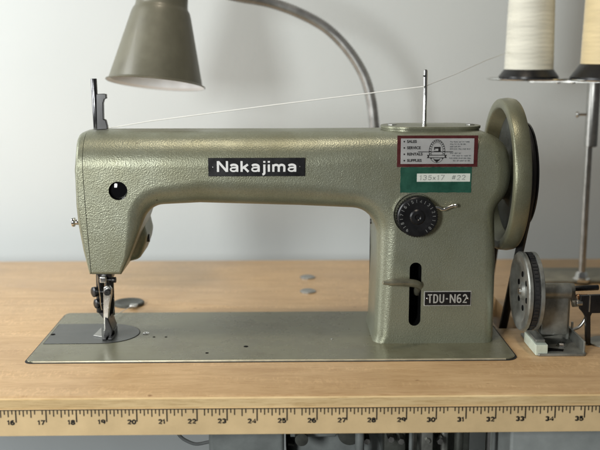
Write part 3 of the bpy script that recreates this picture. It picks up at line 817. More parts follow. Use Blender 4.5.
box(bm, a.x, b.x, NY - .012, NY + .004, b.z, a.z, .0014, 4); obj('needle_clamp', bm, M['chrome'], mach, wn=True)
bm = BM(); p = hp(106, 279.9, NY - .008); q2 = hp(115.5, 279.7, NY - .008)
cyl(bm, (p.x, NY - .008, p.z), (q2.x - .003, NY - .008, p.z), .0016, 16); cyl(bm, (q2.x - .0035, NY - .008, p.z), (q2.x + .0006, NY - .008, p.z), .0029, 20, .0004)
cyl(bm, (p.x + .0008, NY - .008, p.z), (p.x + .0022, NY - .008, p.z), .0026, 20, .0003)
obj('clamp_screw', bm, M['blacksteel'], mach)
# thread guide wire
bm = BM(); pts = spline([hp(x, y, NY - .010) for x, y in ((97.5, 275), (98.2, 283), (100.0, 295), (100.6, 303), (102.0, 310))], 6); tube(bm, pts, .0006, 8)
obj('guide_wire', bm, M['chrome'], mach)
for (x, y, r) in ((95.3, 291.8, .0052), (97.8, 303.5, .0048)):
    bm = BM(); p = hp(x, y, NY - .004); cyl(bm, (p.x + .008, p.y, p.z), (p.x - .0005, p.y, p.z), r * .55, 18); lathe(bm, [(0, 0), (.0003, r * .7), (.0012, r), (.004, r), (.0055, r * .8), (.0055, 0)], (p.x - .0028, p.y - .002, p.z), (0.75, .6, 0), 24)
    obj('thumb_knob', bm, M['black'], mach)
bm = BM()
prism(bm, [(p.x, p.z) for p in [hp(x, y, NY) for x, y in ((97, 299), (106.5, 296), (108, 316), (104, 318), (99, 312), (96.5, 307))]], 'XZ', NY - .003, NY + .006, bev=.0006)
obj('foot_holder', bm, M['blacksteel'], mach, wn=True)
# bright presser foot shank
bm = BM()
sh = [(103.6, 287.5), (106, 286), (109.3, 286.3), (111.6, 289), (111.6, 296), (109.8, 305), (108.6, 318), (107.4, 331), (104.0, 331.5), (103.4, 322), (103.2, 313), (103.2, 303), (103.2, 294)]
prism(bm, [(p.x, p.z) for p in [hp(x, y, NY - .012) for x, y in sh]][::-1], 'XZ', NY - .012, NY - .007, bev=.0009)
foot = obj('presser_foot', bm, M['brightsteel'], mach, wn=True)
bm = BM(); p = hp(107.2, 292.3, NY - .014); lathe(bm, [(.004, 0), (.004, .0034), (.0006, .0034), (0, .0028), (0, .0006), (.0008, .0005), (.0008, 0)], (p.x, NY - .0150, p.z), 'Y', 24)
obj('foot_screw', bm, M['black'], foot)
bm = BM()
ft = [(105.5, 317), (109, 318), (113.2, 329), (112.8, 333), (110.8, 340), (106.6, 341), (104.2, 336), (105.6, 330)]
prism(bm, [(p.x, p.z) for p in [hp(x, y, NY - .010) for x, y in ft]], 'XZ', NY - .014, NY + .012, bev=.0008)
z0 = BZ + .0006
a = hp(102.5, 338, NY - .02)
box(bm, a.x, a.x + .0040, NY - .022, NY + .010, z0, z0 + .0022, .0005); box(bm, a.x + .0058, a.x + .0100, NY - .022, NY + .010, z0, z0 + .0022, .0005)
box(bm, a.x, a.x + .0100, NY - .008, NY + .010, z0 + .0018, z0 + .006, .0008)
obj('walking_foot', bm, M['blacksteel'], mach, wn=True)
bm = BM(); x_ = hp(103.5, 330, NY).x; cyl(bm, (x_ + .0022, NY - .004, hp(100, 312, NY).z), (x_ + .0026, NY - .004, BZ + .0006), .0009, 12, r2=.0006)
obj('needle', bm, M['chrome'], mach)
bm = BM(); a, b, c = [at(x, y, Z=BZ + .0007) for x, y in ((93.5, 336), (102, 337.5), (101.5, 328))]
prism(bm, [(a.x, a.y), (b.x, b.y), (c.x, c.y)], 'XY', BZ + .0006, BZ + .0016, bev=.0002); obj('feed_plate', bm, M['steel'], mach)

# --- balance wheel (axis along X)
WC = Vector((0, .178, at(512, 176, Y=.165).z))
wr = .0765
X0 = at(515.5, 178, Y=.102).x; X1 = at(532.5, 178, Y=.104).x
print('wheel', X0, X1, WC.z, ztop)
T = X1 - X0
prof = [(.013, .060), (.006, .0640), (.0020, .0660), (.0004, .0668), (0, .0676), (0, .0736), (.0003, .0746), (.0010, .0753), (.0022, .0757), (.0060, .0762), (T * .55, wr), (T - .004, .0760), (T - .0014, .0754), (T - .0003, .0745), (T, .0735), (T, .0635), (T - .001, .050), (T - .001, 0)]
bm = BM(); lathe(bm, prof, (X0, WC.y, WC.z), 'X', 128)
wheel = obj('balance_wheel', bm, M['wheelpaint'], mach, angle=50)
bm = BM(); lathe(bm, [(.0131, .0605), (.0140, .056), (.0140, .034), (.009, .026), (.004, .024), (.004, 0)], (X0, WC.y, WC.z), 'X', 96)
obj('wheel_web', bm, M['castdark'], wheel, angle=50)
bm = BM(); lathe(bm, [(-.03, 0), (-.03, .024), (.010, .020), (.010, 0)], (X0, WC.y, WC.z), 'X', 40); obj('wheel_hub', bm, M['castdark'], wheel)
# pulley behind it
PX = X1 + .0012; pr = .053
bm = BM(); lathe(bm, [(-.0010, 0), (-.0010, pr - .001), (0, pr), (.0018, pr), (.0050, pr - .010), (.0068, pr - .010), (.0100, pr - .001), (.0115, pr - .001), (.0120, pr - .003), (.0120, .030), (.0145, .026), (.0145, 0)], (PX, WC.y, WC.z), 'X', 72)
pul = obj('belt_pulley', bm, M['blacksteel'], mach, angle=30)
bm = BM(); lathe(bm, [(0, .010), (.004, .009), (.006, .006), (.006, 0)], (PX + .0146, WC.y, WC.z), 'X', 24); obj('hub_screw', bm, M['red'], pul)

# --- drive belt: loops over the pulley and down through the slot
bm = BM(); bx = PX + .0058; rb = pr - .0045; rl = .026
C1 = Vector((WC.y, WC.z)); C2 = Vector((WC.y + .5 * .40, WC.z - .40)); dd = C2 - C1; th = math.atan2(dd.y, dd.x); al = math.acos((rb - rl) / dd.length)
pts = []
def arcp(C, r_, a0, a1, n):
    for k in range(n + 1):
        a = a0 + (a1 - a0) * k / n; pts.append((bx, C.x + r_ * math.cos(a), C.y + r_ * math.sin(a)))
arcp(C1, rb, th + al, th - al + 2 * PI, 36); A_ = Vector(pts[-1])
arcp_end = len(pts); arcp(C2, rl, th - al, th + al, 16); B_ = Vector(pts[arcp_end]); Z_ = Vector(pts[-1]); F_ = Vector(pts[0])
mid1 = [tuple(A_.lerp(B_, k / 14)) for k in range(1, 14)]; mid2 = [tuple(Z_.lerp(F_, k / 14)) for k in range(1, 14)]
pts = pts[:arcp_end] + mid1 + pts[arcp_end:] + mid2
tube(bm, pts, .0044, 10, closed=True)
tag(obj('drive_belt', bm, M['rubber']), 'black rubber drive belt running from the balance wheel down through the table', 'belt')

# ------------------------------------------------------------------ bobbin winder
bw = thing('bobbin_winder', 'worn grey metal bobbin winder with a grooved wheel beside the balance wheel', 'bobbin winder', (at(560, 345, Z=0).x, .125, 0))
WY = .128; wz = at(523, 291, Y=WY).z; w0 = at(529.5, 291, Y=WY - .038).x; r = .0388
print('winder z', wz)
prof = [(.006, 0), (.0015, .002), (.0015, .007), (.004, .009), (.004, .024), (.0022, .028), (0, .031), (0, r - .0012), (.0012, r), (.0042, r), (.0052, r - .002), (.0052, r - .0035), (.0115, r - .0035), (.0115, r - .002), (.0122, r - .0004), (.0152, r - .0004), (.0160, r - .002), (.0155, .024), (.014, .01), (.014, 0)]
bm = BM(); lathe(bm, prof, (w0, WY, wz), 'X', 72); bwh = obj('winder_wheel', bm, M['zinc'], bw, angle=40)
bm = BM(); lathe(bm, [(.0053, r - .0036), (.0055, r - .0016), (.0112, r - .0016), (.0114, r - .0036)], (w0, WY, wz), 'X', 72)
for k in range(60):
    a = 2 * PI * k / 60; b_ = bmesh.new(); bmesh.ops.create_cube(b_, size=1)
    merge(bm, b_, 0, Matrix.Translation((w0 + .0083, WY + (r - .0014) * math.cos(a), wz + (r - .0014) * math.sin(a))) @ Matrix.Rotation(a, 4, 'X') @ Matrix.Diagonal((random.uniform(.003, .0054), random.uniform(.0006, .0018), random.uniform(.001, .004), 1)))
obj('rubber_tyre', bm, M['rubber'], bwh)
for k in range(6):
    a = R(20 + 60 * k); bm = BM(); lathe(bm, [(0, 0), (0, .0028), (.0012, .0028)], (w0 + .0033, WY + .0165 * math.cos(a), wz + .0165 * math.sin(a)), 'X', 16)
    obj('wheel_hole', bm, M['cavity'], bwh)
bm = BM(); lathe(bm, [(-.0005, 0), (-.0003, .003), (.002, .0035), (.006, .0045)], (w0, WY, wz), 'X', 16); obj('axle_nut', bm, M['steel'], bwh)
# spindle housing and crank
def wp(x, y, Y): return at(x, y, Y=Y)
hz_ = wp(555, 290, WY).z
bm = BM(); cyl(bm, (w0 + .012, WY, wz), (wp(570, 290, WY).x, WY, wz), .0078, 28, .0008)
box(bm, wp(541, 300, WY).x, wp(568, 300, WY).x, WY - .004, WY + .014, .012, wz, .002)
obj('spindle_housing', bm, M['zinc'], bw)
bm = BM()
q3 = [(*[wp(x, y, .148)[k] for k in (0, 2)], rad_) for x, y, rad_ in ((541, 297, .004), (562, 295, .006), (567, 304, .006), (563.5, 318, .01), (568, 333, .003), (541, 337, .002))]
prism(bm, [(a, b) for a, b, _ in fillet(q3[::-1], 5)], 'XZ', .146, .150, bev=.0009)
obj('cheek_plate', bm, M['zinc'], bw, wn=True)
bm = BM(); q5 = [wp(x, y, .1455) for x, y in ((545, 304), (559, 303), (557.5, 316), (561, 330), (545, 331))]
prism(bm, [(p.x, p.z) for p in q5][::-1], 'XZ', .1448, .1459); obj('recess', bm, M['castdark'], bw)
bm = BM(); cyl(bm, wp(546, 326, .141), wp(566, 325, .141), .0022, 16, .0004); lathe(bm, [(0, 0), (0, .0042), (.003, .0042), (.003, 0)], wp(561, 325.2, .141), 'X', 6); obj('pivot_rod', bm, M['steel'], bw)
bm = BM(); tube(bm, spline([wp(x, y, .139) for x, y in ((576, 303), (583, 306), (586, 316), (580, 326), (572, 330))], 8), .0016, 10); obj('trip_lever', bm, M['steel'], bw)
bm = BM(); hx_ = [(wp(577, 297, .143).x + .0115 * k / 60, .143 + .0026 * math.cos(2 * PI * k / 10), wp(577, 297, .143).z + .0026 * math.sin(2 * PI * k / 10)) for k in range(61)]
tube(bm, hx_, .0005, 6); obj('spring', bm, M['copper'], bw)
for px, py in ((545.5, 300), (563, 309)):
    p = wp(px, py, .1435); bm = BM(); lathe(bm, [(0, 0), (.0003, .0022), (.0014, .0025), (.003, .0025)], (p.x, .1435, p.z), 'Y', 20); obj('screw', bm, M['chrome'], bw)
bm = BM(); x_ = wp(565.5, 315, .146).x; prism(bm, [(x_ - .0012, .137), (x_ + .0012, .137), (x_ + .0012, .150), (x_ - .0012, .150)], 'XY', .004, wp(565, 292, .14).z); obj('web', bm, M['zinc'], bw)
# foot plate: flat plate with an upturned edge
fa, fb, fc, fd = at(538, 354.5, Z=.002), at(587, 354.5, Z=.002), at(586, 333, Z=.002), at(538, 331, Z=.002)
bm = BM(); prism(bm, [(a, b) for a, b, _ in fillet([(fa.x, fa.y, .002), (fb.x, fb.y, .004), (fb.x, fc.y, .003), (fa.x, fc.y, .002)], 5)], 'XY', .0002, .0026, bev=.0005)
box(bm, fb.x - .0022, fb.x, fa.y + .004, fc.y, .002, .0135, .0008)
box(bm, at(570, 330, Y=.150).x, fb.x - .0022, fc.y - .002, fc.y, .002, .0105, .0006)
obj('foot_plate', bm, M['zinc'], bw, wn=True)
p = at(561.5, 344, Z=.005); bm = BM(); lathe(bm, [(0, .0052), (.0008, .0052), (.0008, .0042), (.0028, .0040), (.0036, .0030), (.0036, .0008), (.0026, 0)], (p.x, p.y, .0027), 'Z', 6); obj('fixing_screw', bm, M['chrome'], bw, smooth=False)
p = at(556, 350, Z=.003); bm = BM(); prism(bm, [(p.x - .010, p.y - .002), (p.x + .006, p.y - .003), (p.x + .008, p.y + .002), (p.x - .008, p.y + .008)], 'XY', .0027, .0031); obj('slot', bm, M['cavity'], bw)
bm = BM(); a = wp(572.5, 322, .14); box(bm, a.x - .0009, a.x + .0009, .139, .142, .010, a.z, .0004); obj('stop_pin', bm, M['steel'], bw)
# crank link at the end of the spindle and the black spindle
bm = BM(); cyl(bm, wp(567.5, 289.5, .150), wp(574, 289.5, .150), .0062, 24, .0008)
lk = [wp(x, y, .150) for x, y in ((567.5, 290), (573.5, 288), (577, 301), (571.5, 304))]
prism(bm, [(p.x, p.z) for p in lk][::-1], 'XZ', .146, .151, bev=.0008)
cyl(bm, wp(572, 303.5, .146), wp(579, 303, .146), .0036, 20, .0005)
obj('crank_link', bm, M['zinc'], bw, wn=True)
bm = BM(); cyl(bm, wp(574.5, 288.5, .152), wp(598.5, 287.5, .152), .0028, 20, .0006); obj('bobbin_spindle', bm, M['blacksteel'], bw)

# belt-guard like pale block in front of the winder
a = at(535.5, 356, Z=0); b = at(547.3, 355.5, Z=0); ztp = at(541, 343, Y=a.y).z
lb = thing('pale_block', 'small pale green block with a dark metal cap in front of the grey winder', 'block', (a.x, a.y, 0))
ang = at(523.5, 342, Z=0) - a; dx = at(523.0, 341, Z=0).x; dy = at(523.0, 341, Z=0).y
bm = BM()
def skew(x0, x1, y0, y1, z0, z1, sl):
    b_ = bmesh.new(); bmesh.ops.create_cube(b_, size=1)
    for v in b_.verts:
        x = x0 if v.co.x < 0 else x1; y = y0 if v.co.y < 0 else y1; z = z0 if v.co.z < 0 else z1
        v.co = Vector((x + (y - y0) * sl, y, z))
    bmesh.ops.bevel(b_, geom=list(b_.edges), offset=.0009, segments=2, affect='EDGES', profile=.5)
    return b_
sl = (dx - a.x) / (dy - a.y)
merge(bm, skew(a.x, b.x, a.y, a.y + .044, .0003, ztp * .86, sl)); obj('block_body', bm, M['pale'], lb, wn=True)
bm = BM(); merge(bm, skew(a.x + .0012, b.x - .0012, a.y + .006, a.y + .042, ztp * .86 - .0003, ztp * 1.12, sl)); obj('metal_cap', bm, M['zinc'], lb, wn=True)

# black tension post to the right
tp_ = at(588, 345, Z=0)
tn = thing('tension_post', 'black bracket on a thin leg with a round grey foot at the right edge', 'bracket', (tp_.x, tp_.y, 0))
TY = tp_.y
bm = BM(); bk = [at(x, y, Y=TY) for x, y in ((580, 295.5), (612, 294), (612, 312.5), (591.5, 312.8), (590, 316), (590, 345), (585.5, 345), (585.2, 317), (583, 313), (579.5, 309))]
prism(bm, [(p.x, max(p.z, .001)) for p in bk][::-1], 'XZ', TY - .002, TY + .003, bev=.0005); obj('bracket_arm', bm, M['blacksteel'], tn, wn=True)
fx = at(599, 338, Z=0); bm = BM(); lathe(bm, [(0, .017), (.0015, .017), (.0026, .015), (.003, .006), (.003, 0)], (fx.x, TY + .006, .0002), 'Z', 40); obj('foot_disc', bm, M['zinc'], tn)
bm = BM(); p = at(590, 303, Y=TY - .004); box(bm, p.x - .0006, p.x + .0006, TY - .0035, TY - .002, at(590, 311, Y=TY).z, at(590, 295, Y=TY).z); obj('edge_highlight_strip', bm, M['steel'], tn)  # highlight on the bracket's edge, put in as a pale steel strip
tn.children[-1].name = 'highlight_strip'
bm = BM(); cyl(bm, at(576, 303, Y=TY), at(582, 303, Y=TY), .003, 16, .0004); obj('thumb_nut', bm, M['steel'], tn)

# ------------------------------------------------------------------ thread stand at the back
SY = at(581, 281, Z=.004).y
px_ = at(581.5, 278, Y=SY).x
print('stand', px_, SY)
ts = thing('thread_stand', 'steel thread stand with a thick sleeve and round spool plates behind the winder', 'thread stand', (px_, SY, 0))
zs1 = at(588, 82, Y=SY).z; zs0 = at(586, 147, Y=SY).z
bm = BM(); a = at(541, 284, Z=0); b = at(541, 270.5, Z=0)
box(bm, a.x, .50, a.y, b.y, .0002, .004, .001); tr = obj('base_plate', bm, M['traymetal'], ts)
bm = BM(); lathe(bm, [(0, .011), (.003, .011), (.005, .008), (.010, .007), (.012, .0055), (.012, 0)], (px_, SY, .004), 'Z', 6); obj('base_nut', bm, M['chrome'], ts)
bm = BM(); cyl(bm, (px_, SY, .004), (px_, SY, zs0 + .01), .0042, 28); obj('pole', bm, M['steel'], ts)
bm = BM(); lathe(bm, [(0, 0), (0, .0055), (.001, .0078), (zs1 - zs0, .0078), (zs1 - zs0, 0)], (px_ + .002, SY, zs0), 'Z', 32); obj('sleeve', bm, M['steel'], ts)
p = at(577, 114.5, Y=SY); bm = BM(); cyl(bm, (px_, SY, p.z), (p.x + .001, SY, p.z), .0016, 12); lathe(bm, [(0, 0), (0.0005, .003), (.002, .0042), (.004, .003), (.0045, 0)], (p.x - .002, SY, p.z), 'X', 20); obj('clamp_screw', bm, M['chrome'], ts)
S1 = at(528.5, 75, Y=SY + .01); S2 = at(614, 75, Y=SY - .03)
bm = BM(); zz = zs1
dv = Vector((S2.x - S1.x, S2.y - S1.y, 0)); 
prism(bm, [(S1.x, S1.y - .006), (S2.x, S2.y - .006), (S2.x, S2.y + .006), (S1.x, S1.y + .006)], 'XY', zz, zz + .002); obj('cross_arm', bm, M['steel'], ts)
for i, c in enumerate((S1, S2)):
    bm = BM(); rp = .050 if i == 0 else .0535
    lathe(bm, [(0, 0), (0, rp - .002), (.0005, rp - .0006), (.0014, rp), (.0024, rp - .0004), (.0022, rp - .004), (.0016, rp - .005), (.0016, 0)], (c.x, c.y, zz + .0022), 'Z', 64); obj('spool_plate', bm, M['chrome'], ts)
    bm = BM(); cyl(bm, (c.x, c.y, zz + .003), (c.x, c.y, zz + .16), .003, 16); obj('spool_pin', bm, M['steel'], ts)
for px in (557, 572):
    p = at(px, 78, Y=SY - .012); bm = BM(); lathe(bm, [(0, 0), (.0004, .0026), (.0016, .0030), (.002, .003)], (p.x, SY - .017, zz - .0016), 'Z', 16); obj('arm_screw', bm, M['chrome'], ts)
# spools
def spool(c, rb0, rb1, hb, rt, m, label):
    z = zz + .0039
    t = thing('thread_spool', label, 'thread spool', (c.x, c.y, z), 'thread spools on the stand')
    bm = BM(); lathe(bm, [(0, .005), (0, rb0 - .001), (.0006, rb0), (.0028, rb0), (.0036, rb0 - .0008), (hb - .001, rb1 + .0004), (hb, rb1 - .001), (hb, .005)], (c.x, c.y, z), 'Z', 64); obj('spool_base', bm, M['black'], t)
    bm = BM(); rnd = random.Random(int(rb0 * 1e5)); H = .17
    prof = [(hb - .0005, .005), (hb - .0005, rt)]; k = 0
    while hb + k * .0011 < H: prof.append((hb + k * .0011, rt - .004 * (k * .0011) / H + rnd.uniform(-.00018, .00018))); k += 1
    prof += [(H, rt - .012), (H, .006)]
    lathe(bm, prof, (c.x, c.y, z), 'Z', 64); obj('thread_cone', bm, m, t)
    bm = BM(); lathe(bm, [(H - .001, .0035), (H - .001, .014), (H + .008, .0125), (H + .008, .0035)], (c.x, c.y, z), 'Z', 32); obj('spool_core', bm, M['black'], t)
spool(S1, .0355, .0292, .0115, .0290, M['thread'], 'white spool of thread on the left plate of the stand, with a low black base')
spool(S2, .0500, .0385, .0185, .0385, M['thread2'], 'yellowish cream spool of thread cut by the right edge, on the taller black base')

# ------------------------------------------------------------------ loose threads
def strand(name, pts, r, m, label):
    bm = BM(); tube(bm, pts, r, 6); tag(obj(name, bm, m), label, 'thread')
M['strand'] = simple('white_thread_strand', (0.85, 0.85, 0.80), 0.5, 0, 0.03, 100)
e0 = at(104, 126.6, Y=.178)
e0.z = ztop + .0006
strand('thread', [e0, at(150, 121.2, Y=.176), at(270, 105.5, Y=.172), TH], .0006, M['strand'], 'white thread stretched above the arm from the left rod to the upright pin')
up = Vector((S1.x, S1.y, zz + .40))
e1 = at(487, 60, Y=.26)
strand('thread', [TH, at(455, 74.5, Y=.21), e1, at(520, 48, Y=.46)], .00028, M['strand'], 'faint thin thread rising right from the upright pin towards the white spool')
tailp = [at(104, 331, Y=.155), at(108.5, 322, Y=.165), at(113, 318, Z=.008), at(122, 311.5, Z=BZ + .003), at(131, 306.5, Z=.006), at(135, 305, Z=.0065)]
strand('thread', spline([at(106, 329, Y=.158), at(112, 318, Y=.170), at(114.5, 306, Y=.176), at(114, 298, Y=.178)], 6), .0003, M['strand'], 'thin white thread standing upright close behind the presser foot')
strand('thread', spline(tailp, 6), .00035, M['strand'], 'short white thread tail trailing from the needle to the dark cap behind the bed')

# ------------------------------------------------------------------ gooseneck lamp
LY_ = .43
lp = thing('gooseneck_lamp', 'olive enamel lamp with a ribbed steel gooseneck hanging above the machine arm', 'lamp', (at(392, 270, Y=LY_).x, LY_, 0))
ctrl = [(392, 268, LY_), (388, 230, LY_), (380, 170, LY_), (374.5, 127, LY_), (371, 100, LY_), (363.5, 75, LY_), (348, 50, LY_), (326, 28, LY_), (298, 12.5, LY_ - .005), (268, 2, LY_ - .012), (236, -4, LY_ - .03), (205, -12, LY_ - .05), (180, -22, LY_ - .07), (163, -30, LY_ - .085)]
cp = [at(x, y, Y=Y) for x, y, Y in ctrl]
dense = spline(cp, 40)
# resample by arc length, alternate radii for the ribs
ac = [0]
for a, b in zip(dense, dense[1:]): ac.append(ac[-1] + (b - a).length)
step = .0017; outp = []; j = 0; s = 0
while s < ac[-1]:
    while ac[j + 1] < s: j += 1
    t = (s - ac[j]) / (ac[j + 1] - ac[j]); outp.append(dense[j].lerp(dense[j + 1], t)); s += step
bm = BM(); tube(bm, outp, [.0071 if i % 2 else .0059 for i in range(len(outp))], 20)
obj('gooseneck', bm, M['neck'], lp, angle=80)
b0 = cp[0]
bm = BM(); lathe(bm, [(0, .028), (.006, .028), (.010, .024), (.012, .012), (.022, .010), (.024, .008), (.024, 0)], (b0.x, b0.y, .0003), 'Z', 40); obj('lamp_base', bm, M['castdark'], lp)
cp[0].z = .02
# shade: tilted cone; axis from rim centre to collar centre
HY = LY_ - .085
rimc = at(155.6, 84.3, Y=HY - .004); colc = at(160.5, 9, Y=HY + .001)
ax = (colc - rimc); H = ax.length; ax = (ax.normalized() + Vector((0, .10, 0))).normalized()
sc = (CAM - rimc).length / F
r0, r1, r2 = 45.5 * sc, 28.5 * sc, 25.5 * sc
outer = [(0, r0 + .0028), (.0006, r0 + .0036), (.0016, r0 + .0030), (.0030, r0)]
outer += [(H * .93 * t + .003, r0 + (r1 - r0) * t) for t in (.2, .4, .6, .8, .95)]
outer += [(H * .97, r1 * .99), (H * 1.0, r1 * .955), (H * 1.02, r2 * 1.02), (H * 1.045, r2), (H * 1.09, r2 * .985), (H * 1.30, r2 * .97), (H * 1.42, r2 * .93), (H * 1.50, r2 * .75), (H * 1.56, r2 * .4), (H * 1.56, 0)]
bm = BM(); lathe(bm, outer, rimc, ax, 64); shd = obj('lamp_shade', bm, M['shade'], lp, angle=50)
inn = [(.0002, r0 + .0026), (.0030, r0 - .0012)] + [(H * .93 * t + .003, r0 - .0012 + (r1 - r0) * t) for t in (.3, .6, .95)] + [(H * .97, r1 * .6), (H * .97, 0)]
bm = BM(); lathe(bm, inn, rimc, ax, 64); obj('shade_lining', bm, M['shadein'], shd)
bm = BM(); bc = rimc + ax * .035
lathe(bm, [(0, 0), (.002, .010), (.008, .017), (.018, .021), (.030, .018), (.042, .013), (.055, .0125), (.055, 0)], bc, ax, 32); obj('bulb', bm, M['shadein'], lp)
tipp = rimc + ax * (H * 1.52)
bm = BM(); tube(bm, spline([outp[-1], (outp[-1] + tipp) / 2 + Vector((0, 0, .006)), tipp], 8), .0075, 16); obj('neck_joint', bm, M['castdark'], lp)

# ------------------------------------------------------------------ things below the table
def under(name, x0, x1, Y, m, label, cat, d=.12, ztopo=None, zbot=-.30, bev=.003):
    a = at(x0, 440, Y=Y); b = at(x1, 440, Y=Y); zt_ = ztopo if ztopo is not None else zb - .002
    t = thing(name, label, cat, ((a.x + b.x) / 2, Y, zbot)); return t, a.x, b.x, zt_
zu = zb - .0015
t, xa_, xb_, zt_ = under('drawer', 208.5, 284, .05, None, 'plain grey drawer box under the table between cable and motor', 'drawer')
bm = BM(); box(bm, xa_, xb_, .05, .30, -.16, zu - .002, .004, 3); obj('drawer_body', bm, M['bluegrey'], t, wn=True)
bm = BM(); box(bm, xa_ + .001, xb_ - .001, .044, .0495, zu - .012, zu - .001, .002, 3); obj('drawer_lip', bm, M['greybox'], t, wn=True)
bm = BM(); box(bm, (xa_ + xb_) / 2 - .02, (xa_ + xb_) / 2 + .02, .034, .0435, -.085, -.077, .002); obj('handle', bm, M['steel'], t)
# motor casing
t, xa_, xb_, zt_ = under('clutch_motor', 286, 395, .08, None, 'blue grey motor casing hanging under the table right of the drawer', 'motor')
bm = BM(); cx_ = (xa_ + xb_) / 2; rad = (xb_ - xa_) / 2
lathe(bm, [(0, 0), (0, rad * .75), (.004, rad * .86), (.012, rad * .96), (.02, rad), (.16, rad), (.17, rad * .9), (.17, 0)], (cx_, .08, zu - rad - .003), 'Y', 48)
mo = obj('motor_casing', bm, M['bluegrey'], t, angle=30)
for k in range(28):
    a = 2 * PI * k / 28; bm = BM(); b_ = bmesh.new(); bmesh.ops.create_cube(b_, size=1)
    merge(bm, b_, 0, Matrix.Translation((cx_ + rad * .93 * math.cos(a), .10, zu - rad - .003 + rad * .93 * math.sin(a))) @ Matrix.Rotation(-a, 4, 'Y') @ Matrix.Diagonal((.006, .045, .0022, 1)))
    obj('cooling_fin', bm, M['castdark'], mo, smooth=False)
p = at(301.5, 438, Y=.05); bm = BM(); lathe(bm, [(0, 0), (.0005, .0060), (.03, .0060), (.03, 0)], (p.x, .045, p.z), (0, 1, 0), 24); cyl(bm, (p.x, .055, p.z), (p.x, .055, zu), .0055, 20); obj('knob', bm, M['castdark'], mo)
bm = BM(); a = at(284, 438, Y=.06); b = at(340, 438, Y=.06)
q4 = [(a.x, zu), (b.x + .01, zu), (b.x - .004, zu - .03), (a.x + .006, zu - .03)]
prism(bm, q4[::-1], 'XZ', .062, .078, bev=.002); obj('motor_bracket', bm, M['bluegrey'], mo, wn=True)
# mechanism: cast linkage with bolts
t, xa_, xb_, zt_ = under('treadle_linkage', 346, 470, .06, None, 'dark cast iron linkage with bolts under the table below the column', 'machine part')
bm = BM(); a = at(344, 440, Y=.07).x; b = at(372, 440, Y=.07).x
cyl(bm, (a, .07, zu - .010), (b, .07, zu - .014), .009, 24, .001); cyl(bm, (a + .004, .05, zu - .022), (a + .004, .12, zu - .022), .011, 24, .001)
box(bm, at(374, 440, Y=.09).x, at(470, 440, Y=.09).x, .09, .15, -.20, zu, .003)
lk = obj('linkage_body', bm, M['castdark'], t)
bm = BM(); box(bm, at(384, 440, Y=.07).x, at(406, 440, Y=.07).x, .07, .089, -.12, zu - .006, .002); obj('clamp', bm, M['castdark'], lk)
bm = BM(); box(bm, at(412, 440, Y=.06).x, at(417, 440, Y=.06).x, .06, .064, -.16, zu, .0006); obj('strap', bm, M['zinc'], lk)
bm = BM(); box(bm, at(422, 440, Y=.065).x, at(432, 440, Y=.065).x, .065, .08, -.16, zu, .001); obj('strap', bm, M['castdark'], lk)
for px, py in ((352, 438), (361, 437), (367, 441), (391, 439), (401, 441), (440, 441)):
    p = at(px, py, Y=.058); bm = BM(); lathe(bm, [(0, 0), (0, .003), (.004, .0034), (.02, .0034)], (p.x, .056, p.z), 'Y', 6); obj('bolt', bm, M['steel'], lk, smooth=False)
rc = random.Random(21)
for px in (322, 334, 345, 358, 379, 396, 409, 426, 444, 456, 466):
    Yp = rc.uniform(.045, .085); p = at(px + rc.uniform(-3, 3), 441, Y=Yp); w_ = rc.uniform(.003, .009); bm = BM(); kind = rc.choice((0, 1, 2, 2))
    m_ = M[rc.choice(('castdark', 'zinc', 'castdark', 'bluegrey'))]
    if kind == 0: cyl(bm, (p.x, Yp, zu - .004), (p.x, Yp, -.14), w_ * .5, 14, .0005); nm = 'rod'
    elif kind == 1: box(bm, p.x - w_, p.x + w_, Yp, Yp + .012, p.z - .02, zu - .002 - w_ * .3, .0015, 3); lathe(bm, [(0, 0), (0, .0022), (.002, .0026), (.004, .0026)], (p.x, Yp - .003, p.z + .001), 'Y', 6); nm = 'casting_lug'
    else:
        tube(bm, spline([(p.x - w_ * 2, Yp, zu - .003), (p.x - w_, Yp - .004, zu - .016), (p.x + w_, Yp, zu - .019), (p.x + w_ * 2.4, Yp + .004, zu - .005)], 6), .0018, 8); nm = 'hose'
    obj(nm, bm, m_, lk)
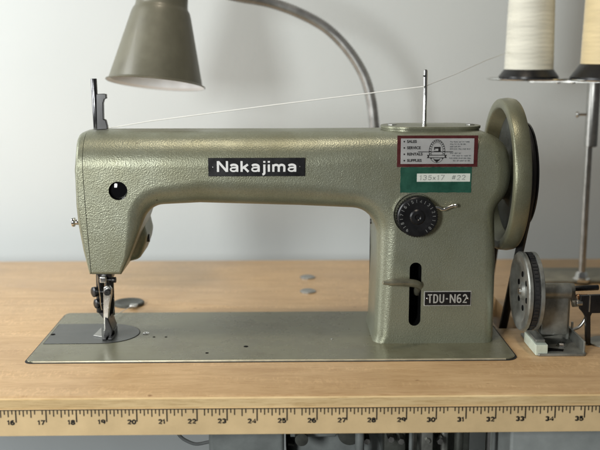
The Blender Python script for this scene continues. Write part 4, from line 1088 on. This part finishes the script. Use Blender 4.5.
bm = BM(); x_ = at(489, 440, Y=.07).x; cyl(bm, (x_, .07, zu), (x_, .07, -.35), .0034, 20)
tag(obj('push_rod', bm, M['chrome']), 'thin bright vertical steel rod under the table left of the grey box', 'rod')
t, xa_, xb_, zt_ = under('control_box', 510.5, 640, .035, None, 'light grey sheet metal box under the right end of the table', 'box')
bm = BM(); box(bm, xa_, xb_, .035, .24, -.22, zu - .0005, .003, 3); bb = obj('box_body', bm, M['greybox'], t, wn=True)
bm = BM(); box(bm, at(478, 440, Y=.2).x, xa_ + .004, .20, .215, -.30, zu, .002); box(bm, at(495, 440, Y=.10).x, at(504, 440, Y=.1).x, .10, .11, -.3, zu, .001)
obj('mounting_bracket', bm, M['castdark'], t)
# cable
bm = BM(); pts = spline([at(x, y, Y=.06) for x, y in ((172, 425), (180, 436), (187, 441), (196, 444), (206, 442.5), (216, 440))], 8); tube(bm, pts, .0016, 10)
tag(obj('power_cable', bm, M['cable']), 'thin grey cable drooping below the table edge beside the drawer', 'cable')

# ------------------------------------------------------------------ light
w = bpy.data.worlds.new('World'); S.world = w; w.use_nodes = True
w.node_tree.nodes['Background'].inputs[0].default_value = (0.95, 0.95, .93, 1); w.node_tree.nodes['Background'].inputs[1].default_value = 0.09
def area(name, loc, tgt, sx, sy, p, col):
    l = bpy.data.lights.new(name, 'AREA'); l.shape = 'RECTANGLE'; l.size = sx; l.size_y = sy; l.energy = p; l.color = col
    o = bpy.data.objects.new(name, l); COL.objects.link(o); o.location = loc
    o.rotation_euler = (Vector(tgt) - Vector(loc)).to_track_quat('-Z', 'Y').to_euler(); return o
area('window_light', (-.98, .05, 0.48), (0.0, .32, .12), 0.45, 0.8, 11.0, (.96, .985, 1.0))
area('front_window_light', (-.56, -1.02, 0.35), (-.06, .3, .13), 0.20, 0.30, 10.6, (.98, 1.0, .99))
area('ceiling_light', (-.1, -.14, 1.7), (0.0, .2, 0), .22, .22, 7.5, (1.0, .87, .70))
S.view_settings.view_transform = 'Standard'; S.view_settings.look = 'None'; S.view_settings.exposure = 0.0; S.view_settings.gamma = 1.0
